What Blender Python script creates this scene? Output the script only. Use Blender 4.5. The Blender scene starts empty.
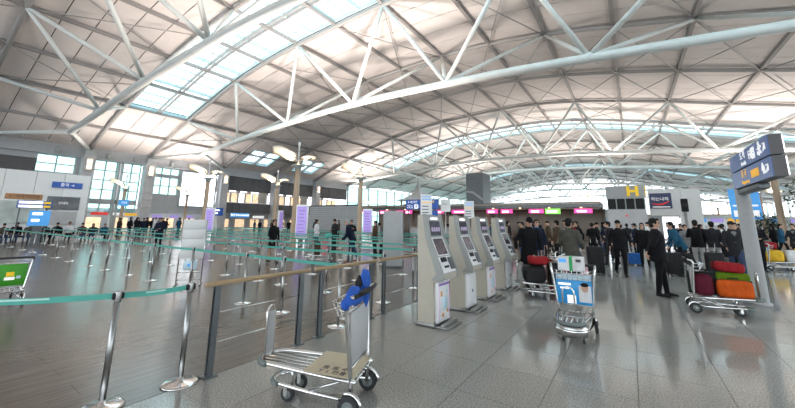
import bpy, bmesh, math, random
from mathutils import Vector, Matrix, Euler
from mathutils.bvhtree import BVHTree
random.seed(7)
S = bpy.context.scene
COL = S.collection
# ------------------------------------------------------------------ camera, world, exposure
F_PX, CX, CY, CAM_H = 341.7, 397.5, 157.1, 1.6
cam = bpy.data.cameras.new('camera')
cam.sensor_fit = 'HORIZONTAL'; cam.sensor_width = 36.0
cam.lens = F_PX / 795.0 * 36.0
cam.shift_y = -(204.0 - CY) / 795.0
cam.clip_start = 0.05; cam.clip_end = 600
camo = bpy.data.objects.new('camera', cam); COL.objects.link(camo)
_right = Vector((0.83101, 0.55613, 0.01179)); _down = Vector((-0.09378, 0.16096, -0.98250)); _fwd = Vector((-0.54829, 0.81536, 0.18591))
camo.matrix_world = Matrix((( _right.x, -_down.x, -_fwd.x, 0), (_right.y, -_down.y, -_fwd.y, 0), (_right.z, -_down.z, -_fwd.z, CAM_H), (0, 0, 0, 1)))
S.camera = camo
S.view_settings.view_transform = 'Standard'; S.view_settings.look = 'None'
S.view_settings.gamma = 1.0; S.view_settings.use_curve_mapping = False
S.view_settings.exposure = 0.66
world = bpy.data.worlds.new('overcast_sky'); S.world = world; world.use_nodes = True
_bg = world.node_tree.nodes['Background']; _bg.inputs[0].default_value = (0.86, 0.94, 1.0, 1); _bg.inputs[1].default_value = 2.6
try:
    S.cycles.max_bounces = 8; S.cycles.diffuse_bounces = 5; S.cycles.glossy_bounces = 3; S.cycles.transparent_max_bounces = 12
    S.cycles.sample_clamp_indirect = 8.0; S.cycles.caustics_reflective = False; S.cycles.caustics_refractive = False
    S.cycles.use_denoising = True
except Exception: pass
# ------------------------------------------------------------------ materials
M = {}
def _nt(name):
    m = bpy.data.materials.new(name); m.use_nodes = True; nt = m.node_tree
    return m, nt, nt.nodes['Principled BSDF']
def mat(name, col, rough=0.5, metal=0.0, noise=0.0, scale=8.0, bump=0.0, stretch=None, rnd=0.0, emit=0.0, spec=None):
    m, nt, b = _nt(name); N, L = nt.nodes, nt.links
    b.inputs['Roughness'].default_value = rough; b.inputs['Metallic'].default_value = metal
    if spec is not None: b.inputs['Specular IOR Level'].default_value = spec
    c4 = (*col, 1)
    tc = N.new('ShaderNodeTexCoord'); mp = N.new('ShaderNodeMapping'); L.new(tc.outputs['Object'], mp.inputs[0])
    if stretch: mp.inputs['Scale'].default_value = stretch
    nz = N.new('ShaderNodeTexNoise'); nz.inputs['Scale'].default_value = scale; nz.inputs['Detail'].default_value = 4
    L.new(mp.outputs[0], nz.inputs['Vector'])
    rp = N.new('ShaderNodeMapRange'); L.new(nz.outputs[0], rp.inputs[0])
    rp.inputs['From Min'].default_value = .3; rp.inputs['From Max'].default_value = .7
    rp.inputs['To Min'].default_value = 1 - noise; rp.inputs['To Max'].default_value = 1 + noise
    v = rp.outputs[0]
    if rnd:
        oi = N.new('ShaderNodeObjectInfo'); r2 = N.new('ShaderNodeMapRange'); L.new(oi.outputs['Random'], r2.inputs[0])
        r2.inputs['To Min'].default_value = 1 - rnd; r2.inputs['To Max'].default_value = 1 + rnd
        mm = N.new('ShaderNodeMath'); mm.operation = 'MULTIPLY'; L.new(v, mm.inputs[0]); L.new(r2.outputs[0], mm.inputs[1]); v = mm.outputs[0]
    mx = N.new('ShaderNodeVectorMath'); mx.operation = 'SCALE'; mx.inputs[0].default_value = col; L.new(v, mx.inputs['Scale'])
    L.new(mx.outputs[0], b.inputs['Base Color'])
    if bump:
        bp = N.new('ShaderNodeBump'); bp.inputs['Strength'].default_value = bump; bp.inputs['Distance'].default_value = .02
        L.new(nz.outputs[0], bp.inputs['Height']); L.new(bp.outputs[0], b.inputs['Normal'])
    if emit:
        b.inputs['Emission Color'].default_value = c4; b.inputs['Emission Strength'].default_value = emit
    M[name] = m; return m
def glass(name, tint, fac=.1, rough=.05):
    m, nt, b = _nt(name); N, L = nt.nodes, nt.links
    N.remove(b); t = N.new('ShaderNodeBsdfTransparent'); t.inputs[0].default_value = (*tint, 1)
    g = N.new('ShaderNodeBsdfGlossy'); g.inputs['Roughness'].default_value = rough
    mx = N.new('ShaderNodeMixShader'); mx.inputs[0].default_value = fac
    L.new(t.outputs[0], mx.inputs[1]); L.new(g.outputs[0], mx.inputs[2]); L.new(mx.outputs[0], N['Material Output'].inputs[0])
    M[name] = m; return m
mat('panel', (.74, .70, .685), .75, noise=.03, scale=1.2, rnd=.05)
mat('deck', (.10, .10, .10), .8, noise=.1)
mat('purlin', (.30, .29, .285), .6, noise=.05)
mat('truss', (.70, .74, .73), .42, noise=.04, scale=2, spec=.4)
mat('arch', (.36, .355, .35), .5, noise=.05)
mat('rod', (.36, .35, .34), .5)
mat('skyframe', (.45, .60, .63), .4, noise=.04)
glass('skyglass', (.86, .97, .98), .07); glass('winglass', (.66, .86, .84), .10)
mat('concrete', (.47, .49, .51), .7, noise=.06, scale=2)
mat('stone', (.52, .52, .53), .55, noise=.06, scale=3, rnd=.05)
mat('darkwall', (.115, .112, .115), .6, noise=.1, scale=2)
mat('greywall', (.42, .43, .44), .6, noise=.04)
mat('whitewall', (.90, .91, .91), .55, noise=.03)
mat('beige', (.40, .35, .29), .6, noise=.05)
mat('frame', (.42, .46, .46), .45, noise=.03)
mat('tan', (.55, .40, .26), .5, noise=.08)
mat('grout', (.19, .185, .175), .8, noise=.1)
mat('steel', (.62, .62, .61), .25, 1.0, noise=.06, scale=20, stretch=(1, 1, .1))
mat('chrome', (.80, .80, .80), .10, 1.0)
mat('darksteel', (.13, .145, .155), .4, .5, noise=.08)
mat('black', (.014, .014, .016), .55, noise=.2, spec=.25)
mat('steelpost', (.36, .36, .355), .28, 1.0, noise=.06, scale=20)
mat('rubber', (.035, .037, .04), .8, noise=.15)
mat('greywheel', (.19, .22, .22), .7, noise=.1)
mat('teal', (.085, .43, .36), .55, noise=.06)
mat('tealprint', (.55, .80, .74), .6)
mat('wood', (.42, .30, .17), .45, noise=.15, scale=14, stretch=(1, .06, 1))
mat('lampwood', (.46, .34, .24), .5, noise=.12, scale=6, stretch=(1, 1, .08))
mat('kiosk', (.50, .465, .39), .5, noise=.03)
mat('kioskgrey', (.34, .35, .34), .45, noise=.03)
mat('kioskwhite', (.80, .80, .82), .35, noise=.02)
mat('kioskbase', (.30, .295, .29), .35, .8, noise=.1)
mat('screen', (.045, .04, .065), .15, noise=.4, scale=9)
mat('screentext', (.35, .28, .42), .5, emit=.25)
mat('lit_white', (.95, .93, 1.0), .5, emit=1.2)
mat('lavender', (.40, .30, .72), .4, emit=.28, noise=.08, scale=3)
mat('pinksign', (.90, .08, .38), .4, emit=.6)
mat('greensign', (.25, .70, .12), .4, emit=.7)
mat('signblue', (.020, .085, .36), .4, emit=.14, noise=.03)
mat('lightblue', (.08, .36, .80), .4, emit=.25, noise=.05)
mat('navy', (.03, .045, .13), .4, emit=.05)
mat('signnavy', (.05, .105, .30), .35, emit=.12)
mat('yellow', (.95, .62, .02), .45, emit=.15)
mat('orangeprint', (.98, .52, .06), .45, emit=.25)
mat('whiteprint', (.92, .92, .92), .5, emit=.35)
mat('paper', (.80, .80, .80), .7, noise=.02)
mat('redprint', (.85, .06, .05), .5, emit=.2)
mat('darkprint', (.06, .06, .07), .6)
mat('violetprint', (.34, .20, .58), .6); mat('pinkprint', (.85, .62, .82), .6); mat('ambar', (.75, .36, .10), .6)
mat('orangewall', (.50, .26, .12), .6, noise=.06)
mat('greymap', (.17, .18, .20), .6, noise=.3, scale=2)
mat('palemap', (.55, .62, .58), .6, noise=.2, scale=1.5)
mat('cardboard', (.60, .52, .38), .8, noise=.04)
mat('bluecloth', (.015, .10, .48), .75, noise=.15, scale=10, bump=.4)
mat('adblue', (.03, .33, .72), .4, noise=.12, scale=5)
mat('adpale', (.62, .80, .90), .4, noise=.1, scale=4)
mat('adgreen', (.07, .42, .03), .45, noise=.1, scale=4)
mat('skin', (.55, .33, .23), .55, noise=.05)
mat('hair', (.010, .009, .009), .6, noise=.2, spec=.2); mat('greyhair', (.32, .32, .32), .6, noise=.2)
mat('leaf', (.02, .055, .013), .6, noise=.4, scale=5)
mat('pot', (.35, .34, .32), .7, noise=.1)
mat('greenribbon', (.02, .35, .10), .5)
mat('warmlamp', (1.0, .62, .30), .5, emit=4.0)
mat('wing', (.92, .86, .76), .5, noise=.02)
mat('shopglow', (1.0, .72, .45), .5, emit=.5, noise=.5, scale=1.6)
mat('led', (.86, .93, 1.0), .4, emit=2.2)
mat('clockface', (.85, .88, .86), .4, emit=.2)
for n, c in dict(c_black=(.010, .010, .012), c_navy=(.012, .017, .036), c_charcoal=(.024, .025, .029), c_olive=(.085, .085, .07), c_teal=(.02, .085, .15), c_brown=(.075, .05, .035),
                 c_white=(.70, .70, .72), c_grey=(.20, .20, .21), c_red=(.30, .02, .025), c_maroon=(.11, .015, .03), c_orange=(.60, .10, .015), c_lime=(.13, .22, .012), c_beige=(.42, .34, .24),
                 c_blue=(.03, .12, .38), c_jeans=(.04, .06, .12), c_pink=(.60, .25, .26), c_plaid=(.38, .37, .36), c_yellow=(.75, .45, .04), c_shoe=(.02, .02, .02), c_lip=(.30, .10, .08), c_eye=(.01, .01, .01), c_redshoe=(.30, .04, .05)).items():
    mat(n, c, .75, noise=.18, scale=7, bump=.25, spec=.12)
def floor_mat(name, kind):
    m, nt, b = _nt(name); N, L = nt.nodes, nt.links
    ge = N.new('ShaderNodeNewGeometry'); oi = N.new('ShaderNodeObjectInfo')
    if kind == 'granite':
        n1 = N.new('ShaderNodeTexNoise'); n1.inputs['Scale'].default_value = 70; n1.inputs['Detail'].default_value = 6; L.new(ge.outputs['Position'], n1.inputs['Vector'])
        cr = N.new('ShaderNodeValToRGB'); L.new(n1.outputs[0], cr.inputs[0])
        cr.color_ramp.elements[0].position = .32; cr.color_ramp.elements[0].color = (.17, .166, .155, 1)
        cr.color_ramp.elements[1].position = .66; cr.color_ramp.elements[1].color = (.47, .46, .435, 1)
        rough, var = .10, .06
    else:
        mp = N.new('ShaderNodeMapping'); mp.inputs['Scale'].default_value = (9, .55, 1); L.new(ge.outputs['Position'], mp.inputs[0])
        n1 = N.new('ShaderNodeTexNoise'); n1.inputs['Scale'].default_value = 2.2; n1.inputs['Detail'].default_value = 7; n1.inputs['Roughness'].default_value = .65; L.new(mp.outputs[0], n1.inputs['Vector'])
        cr = N.new('ShaderNodeValToRGB'); L.new(n1.outputs[0], cr.inputs[0])
        cr.color_ramp.elements[0].position = .3; cr.color_ramp.elements[0].color = (.088, .069, .057, 1)
        cr.color_ramp.elements[1].position = .72; cr.color_ramp.elements[1].color = (.18, .146, .124, 1)
        rough, var = .20, .05
    r2 = N.new('ShaderNodeMapRange'); L.new(oi.outputs['Random'], r2.inputs[0]); r2.inputs['To Min'].default_value = 1 - var; r2.inputs['To Max'].default_value = 1 + var
    sc = N.new('ShaderNodeVectorMath'); sc.operation = 'SCALE'; L.new(cr.outputs[0], sc.inputs[0]); L.new(r2.outputs[0], sc.inputs['Scale'])
    L.new(sc.outputs[0], b.inputs['Base Color'])
    n2 = N.new('ShaderNodeTexNoise'); n2.inputs['Scale'].default_value = 1.3; n2.inputs['Detail'].default_value = 5; L.new(ge.outputs['Position'], n2.inputs['Vector'])
    rr = N.new('ShaderNodeMapRange'); L.new(n2.outputs[0], rr.inputs[0]); rr.inputs['To Min'].default_value = rough - .05; rr.inputs['To Max'].default_value = rough + .08
    L.new(rr.outputs[0], b.inputs['Roughness'])
    M[name] = m
floor_mat('granite', 'granite'); floor_mat('plank', 'plank')
# ------------------------------------------------------------------ mesh helpers
class MB:
    def __init__(s): s.v = []; s.f = []; s.m = []; s.sm = []
    def add(s, vs, fs, mi=0, smooth=False):
        o = len(s.v); s.v += [tuple(p) for p in vs]
        for f in fs: s.f.append(tuple(i + o for i in f)); s.m.append(mi); s.sm.append(smooth)
        return s
    def box(s, c, size, R=None, mi=0):
        hx, hy, hz = size[0] / 2, size[1] / 2, size[2] / 2
        vs = [Vector((x, y, z)) for z in (-hz, hz) for y in (-hy, hy) for x in (-hx, hx)]
        if R is not None: vs = [R @ p for p in vs]
        c = Vector(c); return s.add([c + p for p in vs], [(0, 2, 3, 1), (4, 5, 7, 6), (0, 1, 5, 4), (2, 6, 7, 3), (0, 4, 6, 2), (1, 3, 7, 5)], mi)
    def b2(s, x0, x1, y0, y1, z0, z1, mi=0): return s.box(((x0 + x1) / 2, (y0 + y1) / 2, (z0 + z1) / 2), (abs(x1 - x0), abs(y1 - y0), abs(z1 - z0)), None, mi)
    def rbox(s, c, size, bev=.02, seg=2, R=None, mi=0, smooth=True):
        bm = bmesh.new(); bmesh.ops.create_cube(bm, size=1.0)
        for v in bm.verts: v.co = Vector((v.co.x * size[0], v.co.y * size[1], v.co.z * size[2]))
        bmesh.ops.bevel(bm, geom=list(bm.edges), offset=min(bev, min(size) * .49), segments=seg, affect='EDGES', profile=.5)
        bm.verts.index_update(); c = Vector(c)
        vs = [c + ((R @ v.co) if R is not None else v.co) for v in bm.verts]; fs = [[v.index for v in f.verts] for f in bm.faces]
        bm.free(); return s.add(vs, fs, mi, smooth)
    def tube(s, pts, r, n=8, mi=0, cap=True, smooth=True, closed=False):
        pts = [Vector(p) for p in pts]; k = len(pts); rs = r if isinstance(r, (list, tuple)) else [r] * k
        rings = []; prev = None
        for i, p in enumerate(pts):
            if closed: t = (pts[(i + 1) % k] - pts[i - 1])
            else: t = (pts[min(i + 1, k - 1)] - pts[max(i - 1, 0)])
            t.normalize()
            if prev is None:
                a = Vector((0, 0, 1)) if abs(t.z) < .9 else Vector((1, 0, 0)); u = t.cross(a).normalized()
            else:
                u = prev - t * prev.dot(t); u.normalize()
            prev = u; w = t.cross(u)
            rings.append([p + (u * math.cos(2 * math.pi * j / n) + w * math.sin(2 * math.pi * j / n)) * rs[i] for j in range(n)])
        vs = [q for R_ in rings for q in R_]; fs = []
        for i in range(k if closed else k - 1):
            a, b_ = i * n, ((i + 1) % k) * n
            for j in range(n): fs.append((a + j, a + (j + 1) % n, b_ + (j + 1) % n, b_ + j))
        if cap and not closed: fs.append(tuple(range(n - 1, -1, -1))); fs.append(tuple((k - 1) * n + j for j in range(n)))
        return s.add(vs, fs, mi, smooth)
    def lathe(s, prof, c=(0, 0, 0), n=16, mi=0, axis='Z', smooth=True):
        c = Vector(c); vs = []; fs = []
        for (r, z) in prof:
            for j in range(n):
                a = 2 * math.pi * j / n; x, y = r * math.cos(a), r * math.sin(a)
                p = Vector((x, y, z)) if axis == 'Z' else (Vector((z, x, y)) if axis == 'X' else Vector((y, z, x)))
                vs.append(c + p)
        for i in range(len(prof) - 1):
            for j in range(n): fs.append((i * n + j, i * n + (j + 1) % n, (i + 1) * n + (j + 1) % n, (i + 1) * n + j))
        fs.append(tuple(range(n - 1, -1, -1))); fs.append(tuple((len(prof) - 1) * n + j for j in range(n)))
        return s.add(vs, fs, mi, smooth)
    def prism(s, poly, a, b_, axis='Y', mi=0):
        # poly in the two other axes in order: Y -> (x,z); X -> (y,z); Z -> (x,y)
        def P(p, t): return (p[0], t, p[1]) if axis == 'Y' else ((t, p[0], p[1]) if axis == 'X' else (p[0], p[1], t))
        k = len(poly); vs = [P(p, a) for p in poly] + [P(p, b_) for p in poly]
        fs = [tuple(range(k)), tuple(range(2 * k - 1, k - 1, -1))] + [(i, i + k, (i + 1) % k + k, (i + 1) % k) for i in range(k)]
        return s.add(vs, fs, mi)
    def ell(s, c, r, n=12, m=8, mi=0, R=None):
        vs = []; fs = []; c = Vector(c)
        for i in range(m + 1):
            th = math.pi * i / m
            for j in range(n):
                ph = 2 * math.pi * j / n; p = Vector((r[0] * math.sin(th) * math.cos(ph), r[1] * math.sin(th) * math.sin(ph), r[2] * math.cos(th)))
                vs.append(c + (R @ p if R is not None else p))
        for i in range(m):
            for j in range(n): fs.append((i * n + j, (i + 1) * n + j, (i + 1) * n + (j + 1) % n, i * n + (j + 1) % n))
        return s.add(vs, fs, mi, True)
    def mesh(s, name, mats):
        me = bpy.data.meshes.new(name); me.from_pydata(s.v, [], s.f)
        if not isinstance(mats, (list, tuple)): mats = [mats]
        for q in mats: me.materials.append(M[q] if isinstance(q, str) else q)
        me.polygons.foreach_set('material_index', s.m); me.polygons.foreach_set('use_smooth', s.sm)
        bm = bmesh.new(); bm.from_mesh(me); bmesh.ops.recalc_face_normals(bm, faces=bm.faces); bm.to_mesh(me); bm.free()
        me.update(); return me
    def build(s, name, mats, parent=None, loc=None, rz=0.0): return obj(name, s.mesh(name, mats), parent, loc, rz)
def obj(name, me, parent=None, loc=None, rz=0.0):
    o = bpy.data.objects.new(name, me); COL.objects.link(o)
    if parent is not None: o.parent = parent
    if loc is not None: o.location = loc
    if rz: o.rotation_euler = (0, 0, rz)
    return o
def tag(o, label=None, cat=None, group=None, kind=None):
    if label: o['label'] = label
    if cat: o['category'] = cat
    if group: o['group'] = group
    if kind: o['kind'] = kind
    return o
def thing(name, label, cat, loc=(0, 0, 0), rz=0.0, group=None): return tag(obj(name, None, None, loc, rz), label, cat, group)
def struct(name, mb, mats, parent=None, label=None):
    o = mb.build(name, mats, parent)
    if parent is None: o['kind'] = 'structure'
    if label: o['label'] = label
    return o
def copy_tree(o, parent=None):
    c = o.copy(); COL.objects.link(c)
    if parent is not None: c.parent = parent
    for ch in list(o.children): copy_tree(ch, c)
    return c
_txt = {}
def text_mesh(s, size, depth=.004):
    k = (s, size, depth)
    if k in _txt: return _txt[k]
    cu = bpy.data.curves.new('lettering', 'FONT'); cu.body = s; cu.size = size; cu.align_x = 'CENTER'; cu.align_y = 'CENTER'; cu.extrude = depth; cu.resolution_u = 2
    ob = bpy.data.objects.new('lettering', cu); COL.objects.link(ob)
    dg = bpy.context.evaluated_depsgraph_get(); me = bpy.data.meshes.new_from_object(ob.evaluated_get(dg)); me.name = 'lettering'
    bpy.data.objects.remove(ob); bpy.data.curves.remove(cu); _txt[k] = me; return me
def lettering(s, size, matname, parent, loc, facing='-Y', sx=1.0, name='lettering'):
    """text standing upright on a vertical face; facing = outward normal of that face"""
    me = text_mesh(s, size).copy(); me.materials.clear(); me.materials.append(M[matname])
    o = obj(name, me, parent, loc)
    rz = {'-Y': 0, '+X': math.pi / 2, '+Y': math.pi, '-X': -math.pi / 2}[facing]
    o.rotation_euler = (math.pi / 2, 0, rz); o.scale = (sx, 1, 1); return o
# ------------------------------------------------------------------ hall shell
XS = [-57, -56, -48.5, -43, -40, -35, -30, -26, -20, -15, -11, -6, -1.5, 5, 11, 16, 22, 30, 36]
ZS = [9.8, 10.3, 13.5, 15.2, 16.1, 17.5, 18.35, 18.8, 19.15, 19.35, 19.35, 18.85, 18.1, 16.8, 15.3, 14.2, 12.7, 10.3, 8.3]
def _pl(x, xs, zs):
    if x <= xs[0]: return zs[0]
    for i in range(len(xs) - 1):
        if x <= xs[i + 1]: return zs[i] + (zs[i + 1] - zs[i]) * (x - xs[i]) / (xs[i + 1] - xs[i])
    return zs[-1]
def zroof(x): return sum(_pl(x + d, XS, ZS) for d in (-2, -1, 0, 1, 2)) / 5.0
def zchord(x): return sum(_pl(x + d, [-60, -48, -38, -29, -19, -8, -1, 8, 12, 20, 36], [9.6, 10.5, 11.5, 12.25, 12.65, 12.35, 11.95, 11.25, 10.95, 10.1, 8.0]) for d in (-4, -2, 0, 2, 4)) / 5.0
XN = [-56.0] + [-51.2 + 5.15 * k for k in range(11)] + [5.3, 10.8, 16.6, 22.5, 28.1, 33.0, 36.0]
ARCH = [-44.9, -34.3, -28.2, -17.3, -6.9, 3.6, 13.4, 20.1, 30.7, 41.0, 51.3, 61.9, 68.6, 79.2, 89.5, 99.8, 110.4, 117.1, 127.7, 138.0, 148.3, 158.9]
SKY = {(-34.3, -28.2), (13.4, 20.1), (61.9, 68.6), (110.4, 117.1)}
TRUSS = [(-44.9, -34.3), (-28.2, -17.3), (3.6, 13.4), (20.1, 30.7), (51.3, 61.9), (68.6, 79.2), (99.8, 110.4), (117.1, 127.7), (148.3, 158.9)]
bays = [(ARCH[i], ARCH[i + 1]) for i in range(len(ARCH) - 1)]
SKYX0 = -46.05
short_sky = {(30.7, 41.0): (32.4, 37.6), (41.0, 51.3): (43.0, 48.2)}   # small rooflights close to the wall, X -54..-50
# roof deck (dark outer skin above the panels), left open over the rooflights
deck = MB()
def deck_strip(x0, x1, y0, y1, up=.30, th=.08):
    n = max(1, int(round((x1 - x0) / 1.9)))
    for i in range(n):
        a, b = x0 + (x1 - x0) * i / n, x0 + (x1 - x0) * (i + 1) / n
        za, zb = zroof(a) + up, zroof(b) + up
        deck.add([(a, y0, za), (b, y0, zb), (b, y1, zb), (a, y1, za), (a, y0, za + th), (b, y0, zb + th), (b, y1, zb + th), (a, y1, za + th)],
                 [(0, 3, 2, 1), (4, 5, 6, 7), (0, 1, 5, 4), (2, 3, 7, 6), (0, 4, 7, 3), (1, 2, 6, 5)])
for b in bays:
    if b in SKY: deck_strip(-56.0, SKYX0, *b)
    elif b in short_sky:
        q = short_sky[b]; deck_strip(-56, -53.9, *b); deck_strip(-50, 36, *b); deck_strip(-53.9, -50, b[0], q[0]); deck_strip(-53.9, -50, q[1], b[1])
    else: deck_strip(-56, 36, *b)
ceiling = struct('ceiling', deck, 'deck', label='arched roof of pale panels over the departure hall')
# panels: the nearest bays one by one, the far ones as a field
def panel_geo(mb, x0, x1, y0, y1, g=.035):
    n = 3; xs = [x0 + g + (x1 - x0 - 2 * g) * i / n for i in range(n + 1)]
    lo = [(x, zroof(x)) for x in xs]
    for i in range(n):
        (a, za), (b, zb) = lo[i], lo[i + 1]
        mb.add([(a, y0 + g, za), (b, y0 + g, zb), (b, y1 - g, zb), (a, y1 - g, za), (a, y0 + g, za + .05), (b, y0 + g, zb + .05), (b, y1 - g, zb + .05), (a, y1 - g, za + .05)],
               [(0, 3, 2, 1), (4, 5, 6, 7), (0, 1, 5, 4), (2, 3, 7, 6)] + ([(0, 4, 7, 3)] if i == 0 else []) + ([(1, 2, 6, 5)] if i == n - 1 else []))
field = MB(); npan = 0
for b in bays:
    nsub = 3 if b in SKY else 5
    for i in range(len(XN) - 1):
        x0, x1 = XN[i], XN[i + 1]
        if b in SKY and x1 > SKYX0 + .5: continue
        for j in range(nsub):
            y0, y1 = b[0] + (b[1] - b[0]) * j / nsub, b[0] + (b[1] - b[0]) * (j + 1) / nsub
            if b in short_sky and i < 2: continue
            lim = 14 if b[0] > 40 else (13 if b[0] > 15 else 10)
            if 3 < b[0] < 50 and i < lim:
                mb = MB(); panel_geo(mb, x0, x1, y0, y1); mb.build('ceiling_panel', 'panel', ceiling); npan += 1
            else: panel_geo(field, x0, x1, y0, y1)
for b, (q0, q1) in short_sky.items():
    for x0, x1 in ((-56.0, -53.9), (-50.0, XN[2])):
        for j in range(5): mb = MB(); panel_geo(mb, x0, x1, b[0] + (b[1] - b[0]) * j / 5, b[0] + (b[1] - b[0]) * (j + 1) / 5); mb.build('ceiling_panel', 'panel', ceiling)
    for y0, y1 in ((b[0], q0), (q1, b[1])): mb = MB(); panel_geo(mb, -53.9, -50.0, y0, y1); mb.build('ceiling_panel', 'panel', ceiling)
field.build('ceiling_panel_field', 'panel', ceiling)['kind'] = 'stuff'
# purlins along the hall
for x in XN[1:-1]:
    z = zroof(x) - .16
    MB().b2(x - .13, x + .13, -44.9, 158.9, z - .16, z + .12).build('purlin', 'purlin', ceiling)
# arch ribs
for y in ARCH:
    pts = [(x, y, zroof(x) - .30) for x in [-56 + 92 * i / 46 for i in range(47)]]
    MB().tube(pts, .20, 8).build('arch_rib', 'arch', ceiling)
# bracing rods in the opaque bays
for b in bays:
    if b in SKY or b[0] < -8 or b[0] > 100: continue
    for i in range(1, 14):
        if (i + int(b[0])) % 2 == 0 and b in TRUSS: continue
        x0, x1 = XN[i], XN[i + 1]; z0, z1 = zroof(x0) - .42, zroof(x1) - .42; y0, y1 = b
        mb = MB(); mb.tube([(x0, y0, z0), (x1, y1, z1)], .055, 5); mb.tube([(x0, y1, z0), (x1, y0, z1)], .055, 5)
        mb.build('bracing_rods', 'rod', ceiling)
# rooflights
def rooflight(n, y0, y1, x0, x1, cols, sub, detail):
    beams = []; fr = MB(); mid = [(y0 + (y1 - y0) * k / cols) for k in range(cols + 1)]
    nseg = max(1, round((x1 - x0) / 5.62)); xs = [x0 + (x1 - x0) * k / nseg for k in range(nseg + 1)]
    for y in mid:
        pts = [(x, y, zroof(x) + .05) for x in [x0 + (x1 - x0) * i / (nseg * 2) for i in range(nseg * 2 + 1)]]
        inner = y not in (mid[0], mid[-1]); tgt = MB() if inner else fr
        for i in range(len(pts) - 1):
            a, b = Vector(pts[i]), Vector(pts[i + 1]); d = (b - a); R = Matrix.Rotation(-math.atan2(d.z, d.x), 3, 'Y')
            for off in ((-.2, .2) if inner else (0,)): tgt.box((a + b) / 2 + Vector((0, off, -.06 if inner else 0)), (d.length + .03, .15, .3), R)
        if inner: beams.append(tgt)
    for x in xs: fr.b2(x - .11, x + .11, y0, y1, zroof(x) - .08, zroof(x) + .22)
    o = struct('window_%d' % n, fr, 'skyframe', label='glazed rooflight strip in the arched roof')
    for bm_ in beams: bm_.build('centre_beam', 'arch', o)
    for c in range(cols):
        for k in range(nseg):
            for q in range(sub):
                a = xs[k] + (xs[k + 1] - xs[k]) * q / sub; b = xs[k] + (xs[k + 1] - xs[k]) * (q + 1) / sub
                ya, yb = mid[c] + .09, mid[c + 1] - .09; za, zb = zroof(a) + .16, zroof(b) + .16
                pm = MB(); pm.add([(a, ya, za), (b, ya, zb), (b, yb, zb), (a, yb, za), (a, ya, za + .03), (b, ya, zb + .03), (b, yb, zb + .03), (a, yb, za + .03)],
                                  [(0, 3, 2, 1), (4, 5, 6, 7), (0, 1, 5, 4), (2, 3, 7, 6), (0, 4, 7, 3), (1, 2, 6, 5)])
                pm.build('pane', 'skyglass', o)
                if q and detail: MB().b2(a - .035, a + .035, ya, yb, za - .06, za + .10).build('glazing_bar', 'skyframe', o)
        if detail and cols < 3:
            ym = (mid[c] + mid[c + 1]) / 2
            for k in range(nseg):
                a, b = Vector((xs[k], ym + .7, zroof(xs[k]) + .1)), Vector((xs[k + 1], ym + .7, zroof(xs[k + 1]) + .1)); d = b - a
                MB().box((a + b) / 2, (d.length, .06, .1), Matrix.Rotation(-math.atan2(d.z, d.x), 3, 'Y')).build('glazing_bar', 'skyframe', o)
    return o
rooflight(1, 13.7, 19.8, SKYX0, 22.5, 2, 4, True)
rooflight(2, 62.2, 68.3, SKYX0, 32.5, 2, 2, False)
rooflight(3, 110.7, 116.8, SKYX0, 32.5, 2, 1, False)
rooflight(4, -34.0, -28.5, SKYX0, 32.5, 1, 1, False)
rooflight(5, 32.4, 37.6, -53.9, -50.0, 2, 1, False)
rooflight(6, 43.0, 48.2, -53.9, -50.0, 2, 1, False)
# ------------------------------------------------------------------ trusses
TL = {3.6: ('white steel roof truss nearest the camera, at upper left beside the rooflight strip', 9.8, 1), 20.1: ('white steel roof truss with long lower tube crossing the middle of the ceiling', 23.4, 1),
      51.3: ('third white steel roof truss, its lower tube above the dark display tower', 58.2, 1), 68.6: ('white roof truss just beyond the bright far rooflight strip', 73.9, 1), 99.8: ('distant white roof truss, fifth from the camera', 105.1, 0),
      117.1: ('distant white roof truss, sixth from the camera', 122.4, 0), 148.3: ('farthest white roof truss at the end of the hall', 153.6, 0), -28.2: ('white roof truss behind the camera, second from the back', -22.7, 0), -44.9: ('white roof truss behind the camera at the very back', -39.6, 0)}
for (ya, yb) in TRUSS:
    lab, yc, det = TL[ya]
    if ya < 0: continue
    t = thing('roof_truss', lab, 'roof truss', (0, yc, 0))
    x0 = -48.0; pts = [(x, 0, zchord(x)) for x in [x0 + (33 - x0) * i / 34 for i in range(35)]]
    MB().tube(pts, .30, 12 if det else 8).build('bottom_chord', 'truss', t)
    for y in (ya, yb): MB().tube([(x0, 0, zchord(x0)), (-55.9, y - yc, zroof(-55.9) - .35)], .22, 8).build('end_strut', 'truss', t)
    MB().ell((x0, 0, zchord(x0)), (.36, .36, .36)).build('end_joint', 'truss', t)
    for q in (2, 4, 6, 8, 10, 12, 14):
        xb = {2: -39.9, 4: -30.5, 6: -21.0, 8: -11.2, 10: -1.2, 12: 10.2, 14: 21.5}[q]; kx = XN.index(min(XN, key=lambda v: abs(v - xb)))
        for y in (ya, yb):
            for s in (-1, 1):
                xt = XN[kx + s]
                r = .17 if y == ya else .16
                MB().tube([(xb, 0, zchord(xb) + .1), (xt, y - yc, zroof(xt) - .32)], r, 8).build('web_member', 'truss', t)
        MB().ell((xb, 0, zchord(xb) + .05), (.45, .34, .34), 10, 6).build('node_joint', 'truss', t)
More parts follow.
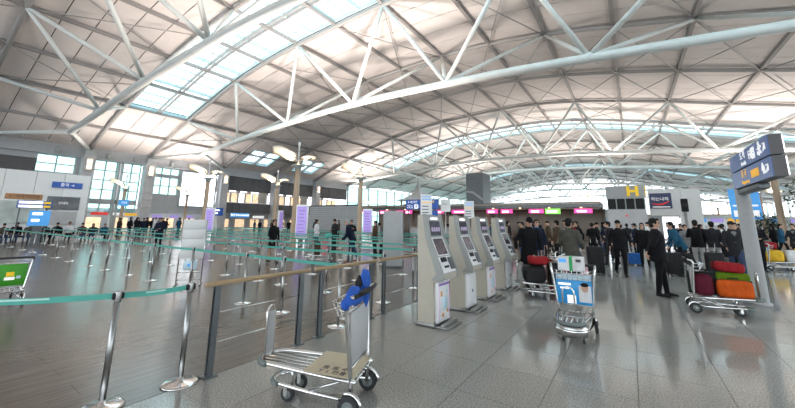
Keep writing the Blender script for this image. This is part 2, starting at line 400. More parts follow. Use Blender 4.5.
# ------------------------------------------------------------------ floor
fl = MB(); fl.b2(-60, 40, -46, 165, -.40, -.03)
floor = struct('floor', fl, 'grout', label='polished hall floor, granite on one side and brown planks on the other')
TX0, TXP, TY0, TYP = -3.78, .738, 3.40 - 5 * .773, .773
tile_me = MB().b2(-TXP / 2 + .0025, TXP / 2 - .0025, -TYP / 2 + .0025, TYP / 2 - .0025, -.03, 0).mesh('granite_tile', 'granite')
tf = MB()
for i in range(52):
    for j in range(0, 62):
        cx, cy = TX0 + TXP * (i + .5), TY0 + TYP * (j + .5)
        near = (cy > .6 and cy < 17 and i < 15) and (cx < .62 * cy + 1.2) and (cx > -.95 * cy + -1.0 or cx > -3.8)
        if near: obj('granite_tile', tile_me, floor, (cx, cy, 0))
        else: tf.add([(cx - TXP / 2 + .004, cy - TYP / 2 + .004, 0), (cx + TXP / 2 - .004, cy - TYP / 2 + .004, 0), (cx + TXP / 2 - .004, cy + TYP / 2 - .004, 0), (cx - TXP / 2 + .004, cy + TYP / 2 - .004, 0)], [(0, 1, 2, 3)])
yend = TY0 + TYP * 62
tf.b2(TX0, 40, yend + .004, 165, -.03, 0); tf.b2(TX0, 40, -46, TY0 - .004, -.03, 0)
tf.build('granite_tile_field', 'granite', floor)['kind'] = 'stuff'
PW, PL_ = .30, 1.9
pl_me = MB().b2(-PW / 2 + .0015, PW / 2 - .0015, -PL_ / 2 + .0015, PL_ / 2 - .0015, -.03, 0).mesh('floor_plank', 'plank')
pf = MB(); npl = 0
for i in range(60):
    for j in range(-1, 8):
        cx, cy = TX0 - .006 - PW * (i + .5), PL_ * (j + .5) + (.95 if i % 2 else 0) - .6
        if cy > -.2 and cy < 12 and i < 34 and not (cx < -2.2 * cy - 7.5) and not (cx > -.75 * cy + 3 and False): obj('floor_plank', pl_me, floor, (cx, cy, 0)); npl += 1
        else: pf.b2(cx - PW / 2 + .0015, cx + PW / 2 - .0015, cy - PL_ / 2 + .0015, cy + PL_ / 2 - .0015, -.03, 0)
xe = TX0 - .006 - PW * 60
pf.b2(-57, xe - .004, -46, 60, -.03, 0); pf.b2(xe, TX0 - .006, 16.2, 60, -.03, -.001); pf.b2(xe, TX0 - .006, -46, -2.6, -.03, -.001)
pf.build('floor_plank_field', 'plank', floor)['kind'] = 'stuff'
gf = MB(); gf.b2(-57, TX0 - .006, 60.01, 165, -.03, 0); gf.build('granite_slab', 'granite', floor)
# ------------------------------------------------------------------ airside wall (left), X = -56
wl = MB(); W = -56.0
wl.b2(W - .6, W, -46, 9.0, 2.6, 10.62); wl.b2(W - .6, W, 9.0, 12.4, 2.6, 6.9); wl.b2(W - .6, W, 9.0, 12.4, 8.9, 10.62)
wl.b2(W - .6, W, 12.4, 62, 8.95, 10.62); wl.b2(W - .6, W, 14.2, 19.3, 3.45, 4.0); wl.b2(W - .6, W, 20.8, 24.3, 2.4, 5.1); wl.b2(W - .6, W, 20.8, 24.3, 7.6, 8.0)
wl.b2(W - .6, W, 24.3, 30.0, 2.4, 8.95); wl.b2(W - .6, W, 12.4, 14.2, 0, 8.95); wl.b2(W - 4, W - 3.6, -46, 62, 0, 3.0)
wl.b2(W - .8, W + .5, -46, 62, 8.95, 9.15)
struct('wall_left', wl, 'concrete', label='grey airside wall with clerestory windows and upper-floor balcony')
dk = MB(); dk.b2(W - .1, W + .06, -10, 9.0, 5.9, 8.3); tag(dk.build('dark_wall_panel', 'darkwall'), 'dark panelled wall area above the white partition at far left', 'wall panel')
# column + sconce per arch
for y, lab in ((13.4, 'first clad wall column with lit sconce, nearest the white partition'), (20.1, 'second clad wall column with lit sconce, between the tall window and grey wall'), (30.9, 'third clad wall column, beside the big white screen'), (41.1, 'fourth clad wall column, right of the lit balcony'), (51.5, 'fifth clad wall column, above the slatted grey counter wall')):
    t = thing('wall_column', lab, 'column', (W + .35, y, 0))
    for k in range(9): MB().rbox((0, 0, .52 + k * 1.03), (1.25, 1.25, 1.01), .015, 1, smooth=False).build('stone_panel', 'stone', t)
    MB().b2(-.5, .5, -.5, .5, 9.2, 9.9).build('capital', 'frame', t)
    s = thing('wall_sconce', 'lit warm sconce on the ' + lab.split(' wall')[0].replace('clad', '').strip() + ' wall column from the left', 'wall lamp', (W + 1.06, y, 7.6), group='column sconces')
    MB().rbox((0, 0, .55), (.16, .62, 1.5), .04).build('housing', 'whitewall', s)
    for dz in (.2, .85): MB().rbox((.1, 0, dz), (.12, .44, .42), .05).build('lamp', 'warmlamp', s)
# windows in the wall
def wall_window(n, y0, y1, z0, z1, ny, nz, th=.12, x=W - .3):
    fr = MB()
    for k in range(ny + 1):
        y = y0 + (y1 - y0) * k / ny; fr.b2(x - .12, x + .12, y - th / 2, y + th / 2, z0, z1)
    for k in range(nz + 1):
        z = z0 + (z1 - z0) * k / nz; fr.b2(x - .1, x + .1, y0, y1, z - th / 2, z + th / 2)
    o = struct('window_%d' % n, fr, 'frame', label='framed window in the grey airside wall')
    for a in range(ny):
        for c in range(nz):
            MB().b2(x - .01, x + .01, y0 + (y1 - y0) * a / ny + th / 2, y0 + (y1 - y0) * (a + 1) / ny - th / 2, z0 + (z1 - z0) * c / nz + th / 2, z0 + (z1 - z0) * (c + 1) / nz - th / 2).build('pane', 'winglass', o)
    return o
wall_window(7, 14.2, 16.6, 4.0, 8.95, 2, 4); wall_window(8, 17.2, 19.3, 4.0, 8.95, 2, 4)
wp = MB(); wp.b2(W - .5, W + .25, 16.6, 16.8, 0, 9.2); wp.b2(W - .5, W + .25, 17.0, 17.2, 0, 9.2); struct('trim_1', wp, 'frame', label='pair of steel posts between the tall windows')
wall_window(9, 20.8, 24.3, 5.1, 7.6, 3, 2); wall_window(10, 20.8, 24.3, 8.0, 8.95, 3, 1); wall_window(11, 9.0, 12.4, 6.9, 8.9, 2, 2)
wall_window(12, 14.2, 16.6, 2.3, 3.45, 2, 1); wall_window(13, 17.2, 19.3, 2.3, 3.45, 2, 1)
# pipes and brackets under the eaves
for y in (10.6, 15.4, 18.4, 23, 26.5):
    MB().tube([(W + .25, y, 9.0), (W + .25, y, 9.9)], .28, 8).build('eaves_bracket', 'frame', bpy.data.objects['wall_left'])
# big white screen
t = thing('video_wall', 'large bright white video screen high on the grey wall', 'screen', (W + .2, 27.1, 3.5))
MB().b2(-.1, .12, -2.65, 2.65, 0, 5.3).build('casing', 'frame', t); MB().b2(.13, .16, -2.5, 2.5, .12, 5.15).build('display', 'led', t)
# balconies
def balcony(y0, y1, lab, glow):
    t = thing('mezzanine_balcony', lab, 'balcony', (W, (y0 + y1) / 2, 0)); h = (y1 - y0) / 2
    n = int((y1 - y0) / 1.1)
    for k in range(n):
        a, b = -h + 2 * h * k / n + .02, -h + 2 * h * (k + 1) / n - .02
        MB().b2(-.15, .1, a, b, 6.55, 8.95).build('upper_cladding', 'darkwall', t); MB().b2(-.15, .35, a, b, 2.75, 4.45).build('parapet_panel', 'darkwall', t)
    MB().b2(-.1, .4, -h, h, 4.45, 4.55).build('parapet_rail', 'steel', t)
    MB().b2(-6, -.16, -h, h, 4.2, 4.4).build('slab', 'greywall', t); MB().b2(-6.2, -6, -h, h, 0, 9.5).build('rear_wall', 'beige', t); MB().b2(-6.2, -.16, -h, h, 8.6, 8.8).build('sky_blocking_slab', 'whitewall', t)  # the slab on top is added to keep sky light out of the balcony
    s = thing('balcony_shops', glow, 'shop front', (W - 3.5, (y0 + y1) / 2, 4.41))
    for k in range(6):
        a = -h + 2 * h * k / 6 + .1; w = 2 * h / 6 - .2
        f = MB().b2(-.1, .1, a, a + w, 0, 2.1).build('shop_window', 'frame', s); MB().b2(.11, .14, a + .1, a + w - .1, .15, 1.95).build('lit_pane', 'shopglow' if k % 3 else 'lit_white', f)
    for k in range(4):
        a = -h + 2 * h * (k + .2) / 4; MB().b2(.1, .25, a, a + 1.2, 2.15, 2.45).build('lit_sign', 'lit_white', s)
balcony(31.7, 40.3, 'dark clad balcony front between the third and fourth wall columns', 'lit shops on the balcony between the third and fourth wall columns')
balcony(42.0, 50.7, 'dark clad balcony front right of the fourth wall column', 'lit shops on the balcony right of the fourth wall column')
balcony(52.3, 61.5, 'dark clad balcony front right of the fifth wall column', 'lit shops on the balcony right of the fifth wall column')
# ground-floor shop signs along the wall
def litboard(name, lab, x, y, z, w, h, m, txt=None, tm='lit_white', cat='sign', facing='+X', ts=None, group=None):
    t = thing(name, lab, cat, (x, y, z), group=group)
    if facing in ('+X', '-X'):
        MB().rbox((0, 0, h / 2), (.12, w, h), .02, 1, smooth=False).build('board', m, t); off = (.07 if facing == '+X' else -.07, 0, h / 2)
    else: MB().rbox((0, 0, h / 2), (w, .12, h), .02, 1, smooth=False).build('board', m, t); off = (0, -.07, h / 2)
    if txt: lettering(txt, ts or h * .6, tm, t, off, facing)
    return t
litboard('shop_sign', 'red lit shop sign below the tall windows', W + .1, 15.5, 2.0, 1.7, .38, 'redprint')
litboard('shop_sign', 'white lit shop sign beside the red one below the windows', W + .1, 17.4, 2.0, 1.3, .34, 'whiteprint')
litboard('shop_sign', 'orange lit shop sign below the tall windows', W + .1, 19.0, 1.95, 1.7, .36, 'orangeprint')
for k, y in enumerate((22.0, 24.2, 26.3)): litboard('counter_sign', ('first', 'second', 'third')[k] + ' violet lit counter sign from the left under the grey wall', W + .1, y, 1.75, 1.15, .42, 'lavender')
litboard('shop_sign', 'blue and white lit shop sign under the dark balcony', W + .55, 34.3, 2.0, 3.4, .75, 'lightblue', '환전 EXCHANGE', ts=.45)
litboard('shop_sign', 'white lit shop strip under the dark balcony', W + .55, 37.9, 1.9, 2.2, .45, 'whiteprint')
litboard('shop_sign', 'lit white shop sign over the dark store front', W + .55, 41.9, 1.95, 2.2, .4, 'lit_white')
t = thing('wall_clock', 'round white clock hanging in front of the balcony', 'clock', (W + 4.2, 43.6, 3.6))
MB().lathe([(.62, -.08), (.62, .08)], (0, 0, .6), 20, axis='X').build('clock_case', 'darksteel', t); MB().lathe([(.55, .081), (.55, .1)], (0, 0, .6), 20, axis='X').build('clock_face', 'clockface', t)
MB().tube([(0, 0, 1.2), (0, 0, 2.0)], .03, 6).build('hanger', 'darksteel', t); MB().box((.12, .1, .7), (.02, .06, .4)).build('clock_hand', 'darkprint', t)
sh = MB(); 
for k in range(12):
    y = 15.0 + k * 3.0; sh.b2(W - 3.5, W - 3.4, y, y + 1.7, .3, 1.7)
struct('trim_2', sh, 'shopglow', label='lit shop fronts along the foot of the airside wall')
# glazed wall beyond the solid part
gw = MB()
for k in range(24):
    y = 62 + 4.0 * k; gw.b2(W - .2, W + .1, y - .12, y + .12, 0, zroof(W) - .2)
for z in (.1, 3, 6, 9.8): gw.b2(W - .15, W + .05, 62, 159, z - .1, z + .1)
ow = struct('window_14', gw, 'frame', label='tall glazed side wall at the far end of the hall')
for k in range(24): MB().b2(W - .03, W + .0, 62.15 + 4 * k, 65.85 + 4 * k, .1, 9.8).build('pane', 'winglass', ow)
# far end wall and kerbside glazed wall
ew = MB(); ew.b2(-56, 36, 159.5, 160, 0, 5.5)
for k in range(24): ew.b2(-56 + 4 * k - .12, -56 + 4 * k + .12, 159.4, 159.7, 5.5, 16)
for z in (9, 13): ew.b2(-56, 36, 159.4, 159.6, z - .12, z + .12)
struct('wall_back', ew, 'beige', label='far end wall of the hall with glazing above')
rw = MB()
for k in range(34): rw.b2(35.8, 36.2, -44 + 6 * k, -43.6 + 6 * k, 0, 9)
for z in (.2, 4, 8.6): rw.b2(35.9, 36.1, -46, 160, z - .12, z + .12)
struct('wall_right', rw, 'frame', label='kerbside glazed wall frame of the hall')
# ------------------------------------------------------------------ check-in island H (faces the camera, plane Y = 36)
YH = 36.0
fz = thing('counter_canopy', 'long dark canopy over the check-in counters with pink signs under it', 'canopy', (-16, YH, 0))
MB().b2(-14.2, 13.9, -.3, 4.5, 3.12, 3.62).build('fascia', 'darksteel', fz); MB().b2(-14.2, 13.9, -.36, -.3, 3.42, 3.50).build('trim_strip', 'tan', fz)
MB().b2(-14.2, 13.9, .2, 4.4, 2.98, 3.12).build('soffit', 'beige', fz)
for k in range(10):
    x = -12.4 + 2.75 * k; MB().lathe([(.07, 0), (.09, .06)], (x, -.1, 3.06), 10).build('downlight', 'warmlamp', fz)
    MB().b2(x + 1.2, x + 1.35, 3.9, 4.05, 0, 3.12).build('post', 'beige', fz)
bw = MB(); bw.b2(-30.2, -2.0, YH + 4.2, YH + 4.5, 0, 3.1); struct('wall_island', bw, 'beige', label='beige rear wall of the check-in island')
for k in range(9): MB().b2(-29.8 + 3.1 * k, -29.3 + 3.1 * k, YH + 4.1, YH + 4.2, .1, 2.9).build('wall_panel', 'tan' if k % 2 else 'beige', bpy.data.objects['wall_island'])
for x, w, n in ((-29.4, .9, 'first'), (-28.6, .55, 'second'), (-26.3, .9, 'third'), (-25.6, .55, 'fourth'), (-23.7, 1.0, 'fifth'), (-22.4, 1.0, 'sixth'), (-18.2, 1.1, 'seventh'), (-15.6, 2.1, 'eighth'), (-12.0, 1.2, 'ninth'), (-10.5, 1.2, 'tenth'), (-7.6, 1.4, 'eleventh'), (-3.5, 1.5, 'last')):
    t = thing('counter_sign', n + ' pink lit sign from the left under the dark check-in canopy', 'sign', (x, YH - .1, 2.5), group='pink check-in signs')
    MB().rbox((0, 0, .28), (w, .16, .42), .03, 1, smooth=False).build('lightbox', 'pinksign', t)
    MB().b2(-w * .34, w * .2, -.1, -.085, .16, .34).build('print', 'lit_white', t)
    for s in (-.3, .3): MB().tube([(w * s, 0, .52), (w * s, 0, .61)], .02, 6).build('hanger', 'darksteel', t)
t = thing('counter_sign', 'green lit sign under the dark check-in canopy', 'sign', (-6.1, YH - .1, 2.5)); MB().rbox((0, 0, .26), (1.35, .16, .52), .03, 1, smooth=False).build('lightbox', 'greensign', t); MB().b2(-.5, .4, -.1, -.085, .16, .34).build('print', 'lit_white', t)
for s in (-.4, .4): MB().tube([(s, 0, .52), (s, 0, .63)], .02, 6).build('hanger', 'darksteel', t)
for k in range(8):
    x = -28.0 + 3.3 * k
    t = thing('check_in_counter', ('first', 'second', 'third', 'fourth', 'fifth', 'sixth', 'seventh', 'eighth')[k] + ' grey check-in counter from the left under the dark canopy', 'counter', (x, YH + .6, 0), group='check-in counters')
    MB().rbox((0, 0, .5), (2.0, .7, 1.0), .04).build('body', 'greywall', t); MB().rbox((0, -.05, 1.04), (2.1, .9, .08), .03).build('worktop', 'tan', t)
    MB().b2(.5, .9, -.1, .0, 1.1, 1.45).build('monitor', 'black', t); MB().b2(-1.0, 1.0, -.37, -.355, .3, .9).build('front_panel', 'stone', t)
# slatted grey screen wall to the left
t = thing('slatted_screen_wall', 'grey wall of horizontal slats left of the check-in counters', 'screen wall', (-35.2, YH, 0))
for k in range(13): MB().b2(-4.8, 4.8, -.08, .06, .06 + k * .28, .30 + k * .28).build('slat', 'concrete', t)
MB().b2(-4.8, 4.8, .07, .16, 0, 3.75).build('backing', 'darkwall', t); MB().b2(-4.9, 4.9, -.2, .25, 3.72, 3.86).build('coping', 'darksteel', t)
# block with the letter H
t = thing('island_end_block', 'grey block with yellow letter H and dark windows at the end of the counters', 'kiosk block', (-.15, YH, 0))
MB().b2(-1.45, 1.4, 0, 6.0, 0, 2.85).build('lower_body', 'stone', t); MB().b2(-1.45, 1.4, 0, 6.0, 3.88, 4.95).build('upper_body', 'greywall', t); MB().b2(-1.4, 1.35, .08, 5.9, 2.85, 3.88).build('window_band', 'frame', t)
for k in range(4): MB().b2(-1.35 + .68 * k, -.76 + .68 * k, .03, .07, 2.92, 3.82).build('window_pane', 'black', t)
for k in range(4): MB().b2(1.36, 1.39, .3 + 1.35 * k, 1.45 + 1.35 * k, 2.92, 3.82).build('window_pane', 'black', t)
for k in range(3): MB().b2(-1.44 + .95 * k, -.52 + .95 * k, -.03, -.005, .1, 2.8).build('cladding_panel', 'stone', t)
H = MB(); H.b2(-.42, -.2, -.1, -.01, 4.02, 4.88); H.b2(.2, .42, -.1, -.01, 4.02, 4.88); H.b2(-.2, .2, -.1, -.01, 4.34, 4.56)
ho = H.build('letter', 'yellow', t); ho.location = (.55, 0, 0); ho['label'] = 'yellow letter H'
H2 = MB(); H2.b2(1.41, 1.5, .3, .6, 4.02, 4.88); H2.b2(1.41, 1.5, 1.0, 1.3, 4.02, 4.88); H2.b2(1.41, 1.5, .6, 1.0, 4.34, 4.56); h2 = H2.build('letter', 'yellow', t); h2['label'] = 'yellow letter H on the side'
MB().box((-.05, -.04, 2.35), (.2, .02, .06)).build('emblem', 'redprint', t); MB().box((-.05, -.04, 2.35), (.06, .021, .2)).build('emblem', 'redprint', t)
# white partition behind it with the navy advertising board
t = thing('white_partition', 'tall white partition behind the letter H block', 'partition', (4.9, 47.0, 0))
for k in range(3): MB().b2(-3.0 + 1.4 * k + .01, -1.6 + 1.4 * k - .01, 0, .5, 2.6, 5.5 - .05 * k).build('upper_panel', 'whitewall', t)
MB().b2(-3.0, -2.0, 0, .5, 0, 2.58).build('lower_panel', 'greywall', t); MB().b2(-.4, 1.2, 0, .5, 0, 2.58).build('lower_panel', 'whitewall', t); MB().b2(-3.0, 1.2, .5, 4.5, 0, .1).build('plinth', 'greywall', t)
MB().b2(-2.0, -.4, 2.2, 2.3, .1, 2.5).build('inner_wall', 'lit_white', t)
MB().b2(1.2, 1.4, 0, 6, 0, 5.3).build('side_wall', 'whitewall', t)
t = thing('advertising_board', 'navy advertising board with white Korean text and red smile curve on white partition', 'sign', (2.95, 46.9, 3.35))
MB().rbox((0, 0, .82), (1.9, .1, 1.64), .02, 1, smooth=False).build('board', 'navy', t); lettering('하는나의', .42, 'whiteprint', t, (-.06, -.06, 1.0)); MB().b2(-.75, .75, -.065, -.055, .12, .2).build('small_print', 'whiteprint', t)
MB().tube([(-.78 + 1.5 * i / 12, -.07, .42 + .42 * ((i / 12 - .38) ** 2) * 2.2) for i in range(13)], [.02 + .075 * math.sin(math.pi * (i + .8) / 14) for i in range(13)], 6).build('red_curve', 'redprint', t)
t = thing('loudspeaker_post', 'black loudspeaker box on a slim post before the white partition', 'speaker', (4.75, 45.5, 0))
MB().tube([(0, 0, 0), (0, 0, 3.2)], .12, 10).build('post', 'greywall', t); MB().rbox((0, -.1, 3.6), (.55, .4, 1.3), .04).build('cabinet', 'black', t); MB().lathe([(.2, 0), (.2, .02)], (0, -.31, 3.6), 14, axis='Y').build('speaker_cone', 'rubber', t)
# dark display tower
t = thing('display_tower', 'tall dark grey box tower rising behind the check-in canopy', 'tower', (-18.2, 47.0, 0))
MB().rbox((0, 1.6, 6.0), (2.5, 3.2, 5.4), .03, 1, smooth=False).build('display_box', 'darksteel', t); MB().b2(-.9, .9, .5, 2.6, 0, 3.35).build('base', 'darkwall', t)
MB().prism([(-1.22, 5.9), (-.2, 5.7), (1.22, 4.6), (1.22, 5.0), (-.2, 6.05), (-1.22, 6.15)], -.03, -.005).build('print', 'greywall', t)  # paler slanted band stands in for a reflection on the dark face
# blue direction board
t = thing('direction_board', 'blue overhead direction board with white text and yellow 4-6 behind the kiosks', 'sign', (-16.9, 29.5, 0))
MB().rbox((0, 0, 3.30), (3.6, .22, .95), .02, 1, smooth=False).build('board', 'signblue', t)
lettering('↑ 체크인', .30, 'whiteprint', t, (-1.0, -.12, 3.52)); lettering('✈2 ♿i', .42, 'whiteprint', t, (-.95, -.12, 3.08)); lettering('4·6', .42, 'yellow', t, (1.2, -.12, 3.55)); lettering('←', .3, 'whiteprint', t, (.55, -.12, 3.55))
for s in (-1.5, 1.5): MB().tube([(s, 0, 0), (s, 0, 2.85)], .05, 8).build('post', 'darksteel', t)
MB().rbox((1.2, .0, 1.75), (1.1, .16, 1.9), .02, 1, smooth=False).build('lower_board', 'signblue', t); MB().b2(.9, 1.2, -.1, -.085, 1.85, 1.92).build('print', 'whiteprint', t)
# pavilion with flared roof
t = thing('roofed_pavilion', 'small pavilion with dark flared roof on the far balcony', 'pavilion', (-34, 58, 0))
rf = MB(); rf.lathe([(4.4, 5.6), (4.3, 5.75), (2.8, 6.1), (1.5, 6.8), (.7, 7.9), (.12, 9.3), (.10, 10.2)], (0, 0, 0), 4, smooth=False); ro = rf.build('roof', 'concrete', t); ro.rotation_euler = (0, 0, math.pi / 4)
for x in (-2.4, 2.4):
    for y in (-2.4, 2.4): MB().tube([(x, y, 3.4), (x, y, 5.7)], .18, 8).build('post', 'tan', t)
MB().b2(-3.2, 3.2, -3.2, 3.2, 0, 3.4).build('base', 'greywall', t); MB().b2(-2.2, 2.2, -2.0, 2.0, 3.4, 5.0).build('rear_panel', 'tan', t)
# white partition with maps at far left, plane X = -34
XP = -34.0
t = thing('white_partition', 'long white partition wall with signs and maps at far left', 'partition', (XP, 4.2, 0))
for k in range(6): MB().b2(-.4, 0, -4.4 + 1.46 * k + .01, -2.94 + 1.46 * k - .01, 0, 4.75).build('wall_panel', 'whitewall', t)
litboard('wall_sign', 'blue sign high on the white partition', XP + .02, 7.3, 3.72, 1.65, .42, 'signblue', '출국 →', 'whiteprint', ts=.26)
litboard('wall_sign', 'orange brown sign on the white partition', XP + .02, 5.25, 2.80, 1.75, .36, 'orangewall', '← 여객 터미널', 'darkprint', ts=.24)
litboard('wall_map', 'dark grey seat map panel on the white partition', XP + .02, 7.25, 2.15, 1.75, .95, 'greymap', '안내도', 'whiteprint', ts=.2)
litboard('wall_map', 'pale green map mural on the left part of white partition', XP + .02, 5.1, 1.2, 2.4, 1.5, 'palemap')
litboard('wall_map', 'pale grey map panel low on the white partition', XP + .02, 7.25, 1.1, 1.7, .95, 'stone')
t = thing('flight_board', 'blue and white lit flight board hanging before the white partition', 'sign', (-31, 5.3, 0)); 
MB().b2(-.1, .1, -.75, .8, 2.42, 2.62).build('row', 'signblue', t); MB().b2(-.1, .1, -.75, .8, 2.18, 2.38).build('row', 'signblue', t)
for z in (2.45, 2.21): MB().b2(.101, .11, -.7, .35, z, z + .13).build('print', 'lit_white', t); MB().b2(.101, .11, .4, .72, z, z + .13).build('print', 'yellow', t)
for y in (-.6, .6): MB().tube([(0, y, 0), (0, y, 2.6)], .035, 6).build('post', 'darksteel', t)
t = thing('info_screen', 'light blue lit information screen low before the white partition', 'screen', (-30.8, 5.6, 0)); MB().rbox((0, 0, 1.55), (.14, .95, .95), .02, 1, smooth=False).build('screen', 'lightblue', t); MB().b2(.075, .085, -.35, .1, 1.75, 1.9).build('print', 'lit_white', t); MB().b2(.075, .085, -.35, .0, 1.35, 1.5).build('print', 'lit_white', t); MB().b2(-.06, .06, -.2, .2, 0, 1.1).build('stand', 'darksteel', t)
litboard('blue_sign', 'small blue sign on the lamp post before the tall window', -47.0, 15.0, 3.0, .95, .65, 'lightblue', '안내', 'whiteprint', ts=.3)
t = thing('direction_board', 'small blue direction board beside the big white video screen', 'sign', (-40, 21.6, 0)); MB().rbox((0, 0, 2.5), (.16, 1.9, .9), .02, 1, smooth=False).build('board', 'signblue', t); MB().b2(.085, .095, -.8, .5, 2.6, 2.75).build('print', 'lit_white', t); MB().b2(.085, .095, -.8, .3, 2.25, 2.4).build('print', 'lit_white', t); MB().tube([(0, 0, 0), (0, 0, 2.1)], .06, 8).build('post', 'darksteel', t)
# ------------------------------------------------------------------ lamp posts with wing reflectors
def lamp_post(x, y, lab, rz=.9, power=1700):
    t = thing('wing_lamp_post', lab, 'lamp post', (x, y, 0), rz)
    MB().lathe([(.30, 0), (.30, .12), (.20, .16), (.17, 3.0), (.15, 5.0)], n=14).build('pole', 'lampwood', t)
    MB().lathe([(.20, 4.7), (.20, 4.85), (.42, 4.9), (.42, 4.97), (.1, 5.0)], n=14).build('lamp_tray', 'frame', t)
    MB().lathe([(.045, 5.0), (.04, 6.15), (.07, 6.18), (.07, 6.42), (.03, 6.45)], n=10).build('mast', 'whitewall', t)
    for s, (L, lift) in ((-1, (1.45, .38)), (1, (.95, .05))):
        n = 12; vs = []; fs = []
        for i in range(n + 1):
            u = i / n; px = s * (.12 + L * u); pz = 5.42 + lift * (3 * u * u - 2 * u * u * u) + .06 * math.sin(math.pi * u)
            hw = (.36 if s < 0 else .22) * (.55 + .45 * math.sin(math.pi * min(1, u * .85 + .1))); ti = .75 if s < 0 else .3
            vs += [(px, -hw, pz + hw * ti), (px, hw, pz - hw * ti), (px, hw, pz - hw * ti + .03), (px, -hw, pz + hw * ti + .03)]
        for i in range(n):
            a, b = 4 * i, 4 * i + 4
            for j in range(4): fs.append((a + j, a + (j + 1) % 4, b + (j + 1) % 4, b + j))
        fs += [(0, 1, 2, 3), (4 * n, 4 * n + 3, 4 * n + 2, 4 * n + 1)]
        MB().add(vs, fs, 0, True).build('wing_reflector', 'wing', t)
        MB().tube([(0, 0, 5.2), (s * .8, 0, 5.45 + lift * .5)], .035, 6).build('arm', 'frame', t)
        l = bpy.data.lights.new('wing_light', 'SPOT'); l.energy = 260 * (1.0 if s < 0 else .3); l.color = (1.0, .76, .52); l.spot_size = 1.5; l.spot_blend = .6; l.shadow_soft_size = .1
        lo = obj('wing_light', l, t, (s * .35, 0, 5.03)); lo.rotation_euler = (math.pi, s * .5, 0)
    l = bpy.data.lights.new('uplight', 'SPOT'); l.energy = power; l.color = (1.0, .87, .78); l.spot_size = 2.7; l.spot_blend = .8; l.shadow_soft_size = .7
    lo = obj('uplight', l, t, (0, 0, 6.52)); lo.rotation_euler = (math.pi, 0, 0)
    MB().lathe([(.05, 6.44), (.12, 6.46), (.12, 6.48)], n=12).build('uplight_rim', 'frame', t)
    MB().lathe([(.10, 0), (.12, .05)], (0, 0, 4.98), 10).build('bulb', 'warmlamp', t)
    return t
lamp_post(-16.8, 13.95, 'wing lamp post with large lit reflector in the middle of the queue area', .9, 4200)
lamp_post(-17.2, 20.5, 'wing lamp post left of the grey totem, before the slatted wall', .9, 4600)
lamp_post(-28.6, 14.6, 'wing lamp post just right of the big white video screen')
lamp_post(-28.3, 21.1, 'wing lamp post right behind the largest lit lamp')
lamp_post(-47.5, 15.1, 'wing lamp post before the tall window at left')
lamp_post(-50.5, 23.2, 'wing lamp post before the left edge of the big white screen')
lamp_post(7.75, 30.9, 'wing lamp post at right, behind the blue direction sign', 2.84, 500)
lamp_post(11.3, 50.2, 'smaller wing lamp post behind the direction sign column', 2.84, 1200)
for x, y, lab in ((-17.0, -5.0, 'unseen wing lamp post added behind the camera at left to light the ceiling'), (-29.0, -6.0, 'unseen wing lamp post added far left to light the ceiling'), (-5.0, -10.0, 'unseen wing lamp post added behind the camera to light the ceiling'), (9.0, -4.0, 'unseen wing lamp post added behind the camera at right to light the ceiling'), (15.0, 14.0, 'unseen wing lamp post added beyond the right edge to light the ceiling')): lamp_post(x, y, lab, .9, 750)  # out-of-view posts, added so their uplights brighten the ceiling
for x, y, lab in ((-46, 58, 'distant wing lamp post added near the far glazed wall to light the roof'), (-24, 62, 'distant wing lamp post added left of the dark tower to light the roof'), (-4, 60, 'distant wing lamp post added behind the canopy to light the roof'), (14, 56, 'distant wing lamp post added at right beyond the blue board to light the roof'), (-36, 90, 'very distant wing lamp post added at the left of the hall end to light the roof'), (-10, 92, 'very distant wing lamp post added in the middle of the hall end to light the roof'), (14, 88, 'very distant wing lamp post added at the right of the hall end to light the roof')): lamp_post(x, y, lab, .9, 5200 if x < 10 else 2600)  # extra distant posts, added to brighten the far roof
def totem(x, y, rz, lab):
    t = thing('display_totem', lab, 'screen', (x, y, 0), rz)
    MB().rbox((0, 0, 1.55), (.72, .16, 1.95), .03).build('casing', 'whitewall', t); MB().b2(-.29, .29, -.10, -.082, .75, 2.42).build('display', 'lavender', t)
    [MB().b2(-.2, .2 - .05 * (k % 3), -.106, -.101, .95 + .2 * k, 1.0 + .2 * k).build('print', 'violetprint', t) for k in range(7)]
    for s in (-.2, .2): MB().b2(s - .05, s + .05, -.05, .05, 0, .6).build('leg', 'steel', t)
    MB().rbox((0, 0, .02), (.9, .5, .04), .01).build('base', 'steel', t)
totem(-16.02, 13.85, .55, 'lavender display totem at the foot of the largest lit lamp'); totem(-27.5, 14.5, .6, 'lavender display totem right of the white notice board'); totem(-16.35, 20.4, .5, 'lavender display totem beside the grey pillar totem'); totem(-27.7, 21.3, 1.9, 'lavender display totem seen nearly edge-on behind the first lamp')
t = thing('grey_pillar_totem', 'plain grey upright pillar behind the wooden handrail', 'pillar', (-7.25, 10.56, 0), .45)
MB().rbox((0, 0, 1.0), (.62, .35, 1.96), .02).build('body', 'greywall', t); MB().rbox((0, 0, .03), (.72, .45, .06), .01).build('base', 'darksteel', t)
for s in (-.325, .325): MB().b2(s - .02, s + .02, -.16, .16, .06, 1.97).build('edge_strip', 'frame', t)
